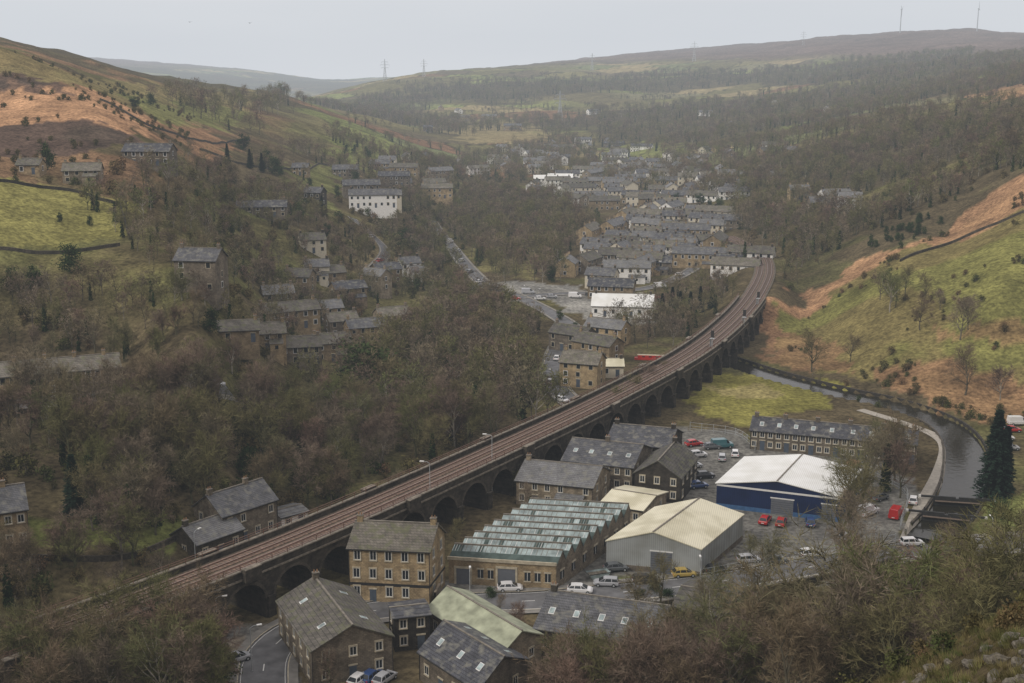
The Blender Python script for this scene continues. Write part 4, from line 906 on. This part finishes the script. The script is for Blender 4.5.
region([(180,160),(330,130),(700,120),(1000,110),(1060,158),(800,230),(740,255),(560,290),(430,250)],90,'con',(7,11),mass='conifers',clump=(120,.55))
region([(250,190),(330,150),(600,150),(740,200),(740,255),(560,290),(430,250),(300,240)],30,'ever',(3,7),mass='evergreens',base=8)
region([(120,560),(60,520),(125,410),(470,300),(545,400),(400,482)],24,'ever',(3,7),mass='evergreens',base=8)
def tree(kind,px,py,h,v=0,base=10.,wsc=1,ymin=128):
    p=P(px,py,ymin=ymin); s=h/base; nm={'bare':'bare_tree','ever':'evergreen_tree','con':'conifer_tree','scrub':'shrub'}[kind]
    obj(nm,TM_[kind][v],p-Vector((0,0,.1)),random.uniform(0,6.28),(s*wsc,s*wsc,s))
for t_ in [(993,495,17,0),(1003,490,13,1),(75,512,10,0),(690,318,9,0),(700,312,9,1),(672,316,10,1),(662,320,9,0),(712,308,8,0),(680,314,8,0),(250,168,9,0),(262,172,9,0),(322,214,8,0)]:
    tree('con',*t_)
for t_ in [(365,392,12,1,1.6),(348,388,8,0,1.4),(10,290,6,0,1.3),(35,288,6,0,1.3),(70,272,7,1,1.1),(60,222,3,0,1),(90,225,2.6,1,1),(400,250,8,0,1.2),(385,236,7,1,1.2),(415,258,8,0,1),(408,246,8,1,1.1),(165,492,7,0,1.0),(560,320,4,0,1),(575,335,4,1,1),
          (243,150,9,0,1.3),(268,168,9,0,1.3),(275,175,8,1,1),(300,222,8,0,1),(48,170,9,0,1),(135,108,6,0,1.3),(150,105,6,1,1.3),(700,205,7,0,1.4),(720,212,7,1,1.3),(745,175,7,0,1.3),(760,108,12,0,2),(608,128,9,0,1.6),
          (1000,520,4,1,1.3),(505,470,4,1,1),(430,585,3,0,1),(490,597,1.6,1,1.6),(460,600,1.6,0,1.6),(600,420,4,0,1),(180,478,5,1,1),(655,592,1.6,1,1.8),(640,596,1.4,0,2),(668,598,1.5,1,2)]:
    tree('ever',t_[0],t_[1],t_[2],t_[3],base=8 if t_[3]==0 else 7,wsc=t_[4])
for t_ in [(890,312,13,1),(920,330,11,4),(960,340,12,1),(965,395,13,4),(812,372,12,1),(850,362,8,0),(905,295,9,0),(940,310,6,0),(1000,400,9,5),(925,300,8,1),(880,300,9,5),(895,308,10,4),(968,330,9,0),(840,556,17,0),(850,520,13,1),(862,500,14,1),(885,492,15,2),(872,480,13,0),(895,480,12,4),(845,572,14,4),(900,498,11,5),
          (182,300,8,0),(214,300,7,4),(205,305,5,5),(175,305,7,1),
          (622,425,9,1),(636,416,10,4),(648,405,10,5),(660,395,9,0),(530,520,7,2),(660,610,9,4),(640,622,8,0),(715,628,9,1),(700,645,10,4),(750,560,5,0),(1020,560,9,3),(1000,575,9,5),(960,575,8,3),
          (520,640,6,3),(560,690,8,4),(600,695,8,5),(640,690,8,0),(500,612,3,0),(330,690,6,3),(200,600,7,0),(160,600,9,2),(120,612,8,4),(525,500,6,0),(455,545,5,0),(480,470,7,1),(440,490,7,5),(520,452,7,4),(400,500,6,0)]:
    tree('bare',*t_)
for i in range(64):
    px=random.uniform(-30,222); py=random.uniform(690-.2*px,760-.15*px)
    tree('bare',px,py,random.uniform(9,14.5),random.choice([0,1,2,3,4,5]),ymin=95)
for i in range(50):
    px=random.uniform(-30,235); py=random.uniform(672-.14*px,740); tree('scrub',px,py,random.uniform(1.2,3.5),random.choice([0,1]),base=2.2,ymin=95)
tree('ever',158,668,10,0,base=8,ymin=95); tree('ever',140,690,9,1,base=7,ymin=95)
for i in range(70):
    y=random.uniform(100,142); t=random.uniform(.03,.47); x=t*(y+16)
    if t<.2 and y<118: y=random.uniform(120,144); x=t*(y+16)
    z=float(Hf(x,y)[0]); hmax=(CZ+ratio(608-60*max(0,(t-.2)/.25)+random.uniform(-20,50))*y)-z
    h=min(max(hmax,4),13)
    obj('bare_tree',TM_['bare'][random.choice([0,1,1,3,4,5,5])],(x,y,z-.1),random.uniform(0,6.28),h/10)
for px,Y,tp,v in [(815,128,552,1),(860,122,565,0),(770,132,585,1),(900,118,560,4),(1005,112,535,1),(945,120,565,5),(830,118,590,4),(720,135,600,0),(975,108,555,1)]:
    x=(px-512)/F*(Y+16); z=float(Hf(x,Y)[0]); h=(CZ+ratio(tp)*Y)-z; obj('bare_tree',TM_['bare'][v],(x,Y,z-.1),random.uniform(0,6),(h/9*1.15,h/9*1.15,h/9))
x=rng.uniform(10,75,11000); y=rng.uniform(40,120,11000); scatter('tuft',x,y,.5,1.4,mass='rough_grass',base=1.)
x=rng.uniform(5,75,320); y=rng.uniform(60,135,320); scatter('scrub',x,y,.6,1.8,mass='undergrowth',base=2.2)
import bmesh
def rock(seed):
    R=random.Random(seed)
    bm=bmesh.new(); bmesh.ops.create_icosphere(bm,subdivisions=2,radius=1)
    for v in bm.verts:
        f=.75+.5*abs(math.sin(v.co.x*3+seed)*math.cos(v.co.y*2.3+seed*2))+R.uniform(-.06,.06); v.co=Vector((v.co.x*1.3,v.co.y,v.co.z*.7))*f
        for ax in range(3): v.co[ax]=max(-.95,min(.95,v.co[ax]))
    me_=bpy.data.meshes.new('gritstone_rock'); bm.to_mesh(me_); bm.free(); me_.materials.append(M['rock']); return me_
RK=[rock(i) for i in range(4)]
for i in range(80):
    px=random.uniform(880,1060); py=random.uniform(632,700)
    if py<700-(px-860)*.42: continue
    p=P(px,py,ymin=30); obj('gritstone_rock',random.choice(RK),p,random.uniform(0,6),(random.uniform(.2,.75),random.uniform(.2,.55),random.uniform(.15,.45)))
tot=0
for (mass,kind,v),lst in inst.items():
    a_=np.concatenate(lst); r=rng.uniform(0,6.283,len(a_)); h=a_[:,3]/2; ve=np.empty((len(a_),4,3)); tot+=len(a_)
    for q in range(4):
        t=r+q*math.pi/2+math.pi/4; ve[:,q,0]=a_[:,0]+np.cos(t)*h*math.sqrt(2); ve[:,q,1]=a_[:,1]+np.sin(t)*h*math.sqrt(2); ve[:,q,2]=a_[:,2]
    me_=bpy.data.meshes.new(mass); me_.from_pydata(ve.reshape(-1,3).tolist(),[],[tuple(range(4*i,4*i+4)) for i in range(len(a_))])
    par_=obj(mass,me_); par_.instance_type='FACES'; par_.use_instance_faces_scale=True; par_.instance_faces_scale=1.0; par_.show_instancer_for_render=False; par_.show_instancer_for_viewport=False
    obj({'bare':'tree','bareF':'tree','ever':'leafy_tree','con':'conifer','scrub':'bush','tuft':'tuft'}[kind],TM_[kind][v],parent=par_)
print('instances',tot)
# ---------------------------------------------------------------- dry stone walls
def wall(pix,h=1.1,name='dry_stone_wall',mat='dark',t=.35,ymin=128):
    p=catmull([P(a,b,ymin=ymin) for a,b in pix],2.5); nn_=normals(p); z=Hf(p[:,0],p[:,1]); mb=MB(); rib(mb,p,nn_,-t/2,t/2,z-.5,z+h,mat); obj(name,mb.mesh(name))
for w_ in [[(-30,252),(60,254),(120,246)],[(120,205),(130,240)],[(-30,182),(60,190),(118,205)],[(900,262),(960,240),(1050,205)],[(560,605),(620,612),(700,600)],[(720,598),(800,585),(900,562)],[(-30,416),(60,412),(180,400)],[(200,150),(280,170),(330,165)],[(100,100),(160,130),(250,140)],[(20,560),(120,560),(190,535)]]:
    wall(w_,.9)
wall([(435,606),(440,596)],2.2,'yard_wall','grey')
# ---------------------------------------------------------------- haze, world, sun, camera
mb=MB(); mb.box(-11000,11000,-600,10500,-80,650,'steel'); me_=mb.mesh('valley_haze_glow')
hm=bpy.data.materials.new('valley_haze_glow'); hm.use_nodes=True; nt=hm.node_tree; nt.nodes.clear()
outn=N(nt,'ShaderNodeOutputMaterial'); va=N(nt,'ShaderNodeVolumeAbsorption'); va.inputs['Color'].default_value=(0,0,0,1); sg=.00014; va.inputs['Density'].default_value=sg
em=N(nt,'ShaderNodeEmission'); em.inputs['Color'].default_value=(.58,.635,.69,1); em.inputs['Strength'].default_value=sg; ad=N(nt,'ShaderNodeAddShader')  # box volume glows; its emission stands in for light scattered by haze
nt.links.new(va.outputs[0],ad.inputs[0]); nt.links.new(em.outputs[0],ad.inputs[1]); nt.links.new(ad.outputs[0],outn.inputs['Volume'])
me_.materials.clear(); me_.materials.append(hm); obj('valley_haze_glow',me_)
w=bpy.data.worlds.new('World'); scene.world=w; w.use_nodes=True; nt=w.node_tree; bg=nt.nodes['Background']
sk=N(nt,'ShaderNodeTexSky'); sk.sky_type='NISHITA'; sk.sun_disc=False; sk.sun_elevation=math.radians(38); sk.dust_density=4
tc=N(nt,'ShaderNodeTexCoord'); mp=N(nt,'ShaderNodeMapping'); mp.inputs['Scale'].default_value=(1.2,1.2,7); nt.links.new(tc.outputs['Generated'],mp.inputs[0])
no=N(nt,'ShaderNodeTexNoise'); no.inputs['Scale'].default_value=1.6; no.inputs['Detail'].default_value=4; nt.links.new(mp.outputs[0],no.inputs['Vector'])
r=ramp(nt,[(.3,(8.2,7.7,7.8)),(.7,(10.6,9.8,9.5))]); nt.links.new(no.outputs['Fac'],r.inputs[0])
mx=N(nt,'ShaderNodeMix',data_type='RGBA'); mx.inputs[0].default_value=.93; nt.links.new(sk.outputs[0],mx.inputs[6]); nt.links.new(r.outputs[0],mx.inputs[7])
nt.links.new(mx.outputs[2],bg.inputs[0]); bg.inputs[1].default_value=.1
sd=bpy.data.lights.new('sun','SUN'); sd.energy=1.5; sd.angle=math.radians(11); sd.color=(1,.94,.84); so=bpy.data.objects.new('sun',sd); scene.collection.objects.link(so)
el=math.radians(38); az=math.radians(235); dirv=Vector((math.sin(az)*math.cos(el),math.cos(az)*math.cos(el),math.sin(el))); so.rotation_euler=dirv.to_track_quat('Z','Y').to_euler(); sk.sun_rotation=az
cd_=bpy.data.cameras.new('camera'); cam=bpy.data.objects.new('camera',cd_); scene.collection.objects.link(cam); cam.location=(0,0,CZ); cam.rotation_euler=(math.pi/2-TH,0,0); cd_.lens=36*F/1024; cd_.sensor_width=36; cd_.clip_end=30000; cd_.clip_start=.5
scene.camera=cam
scene.view_settings.view_transform='Standard'; scene.view_settings.look='None'; scene.view_settings.exposure=0
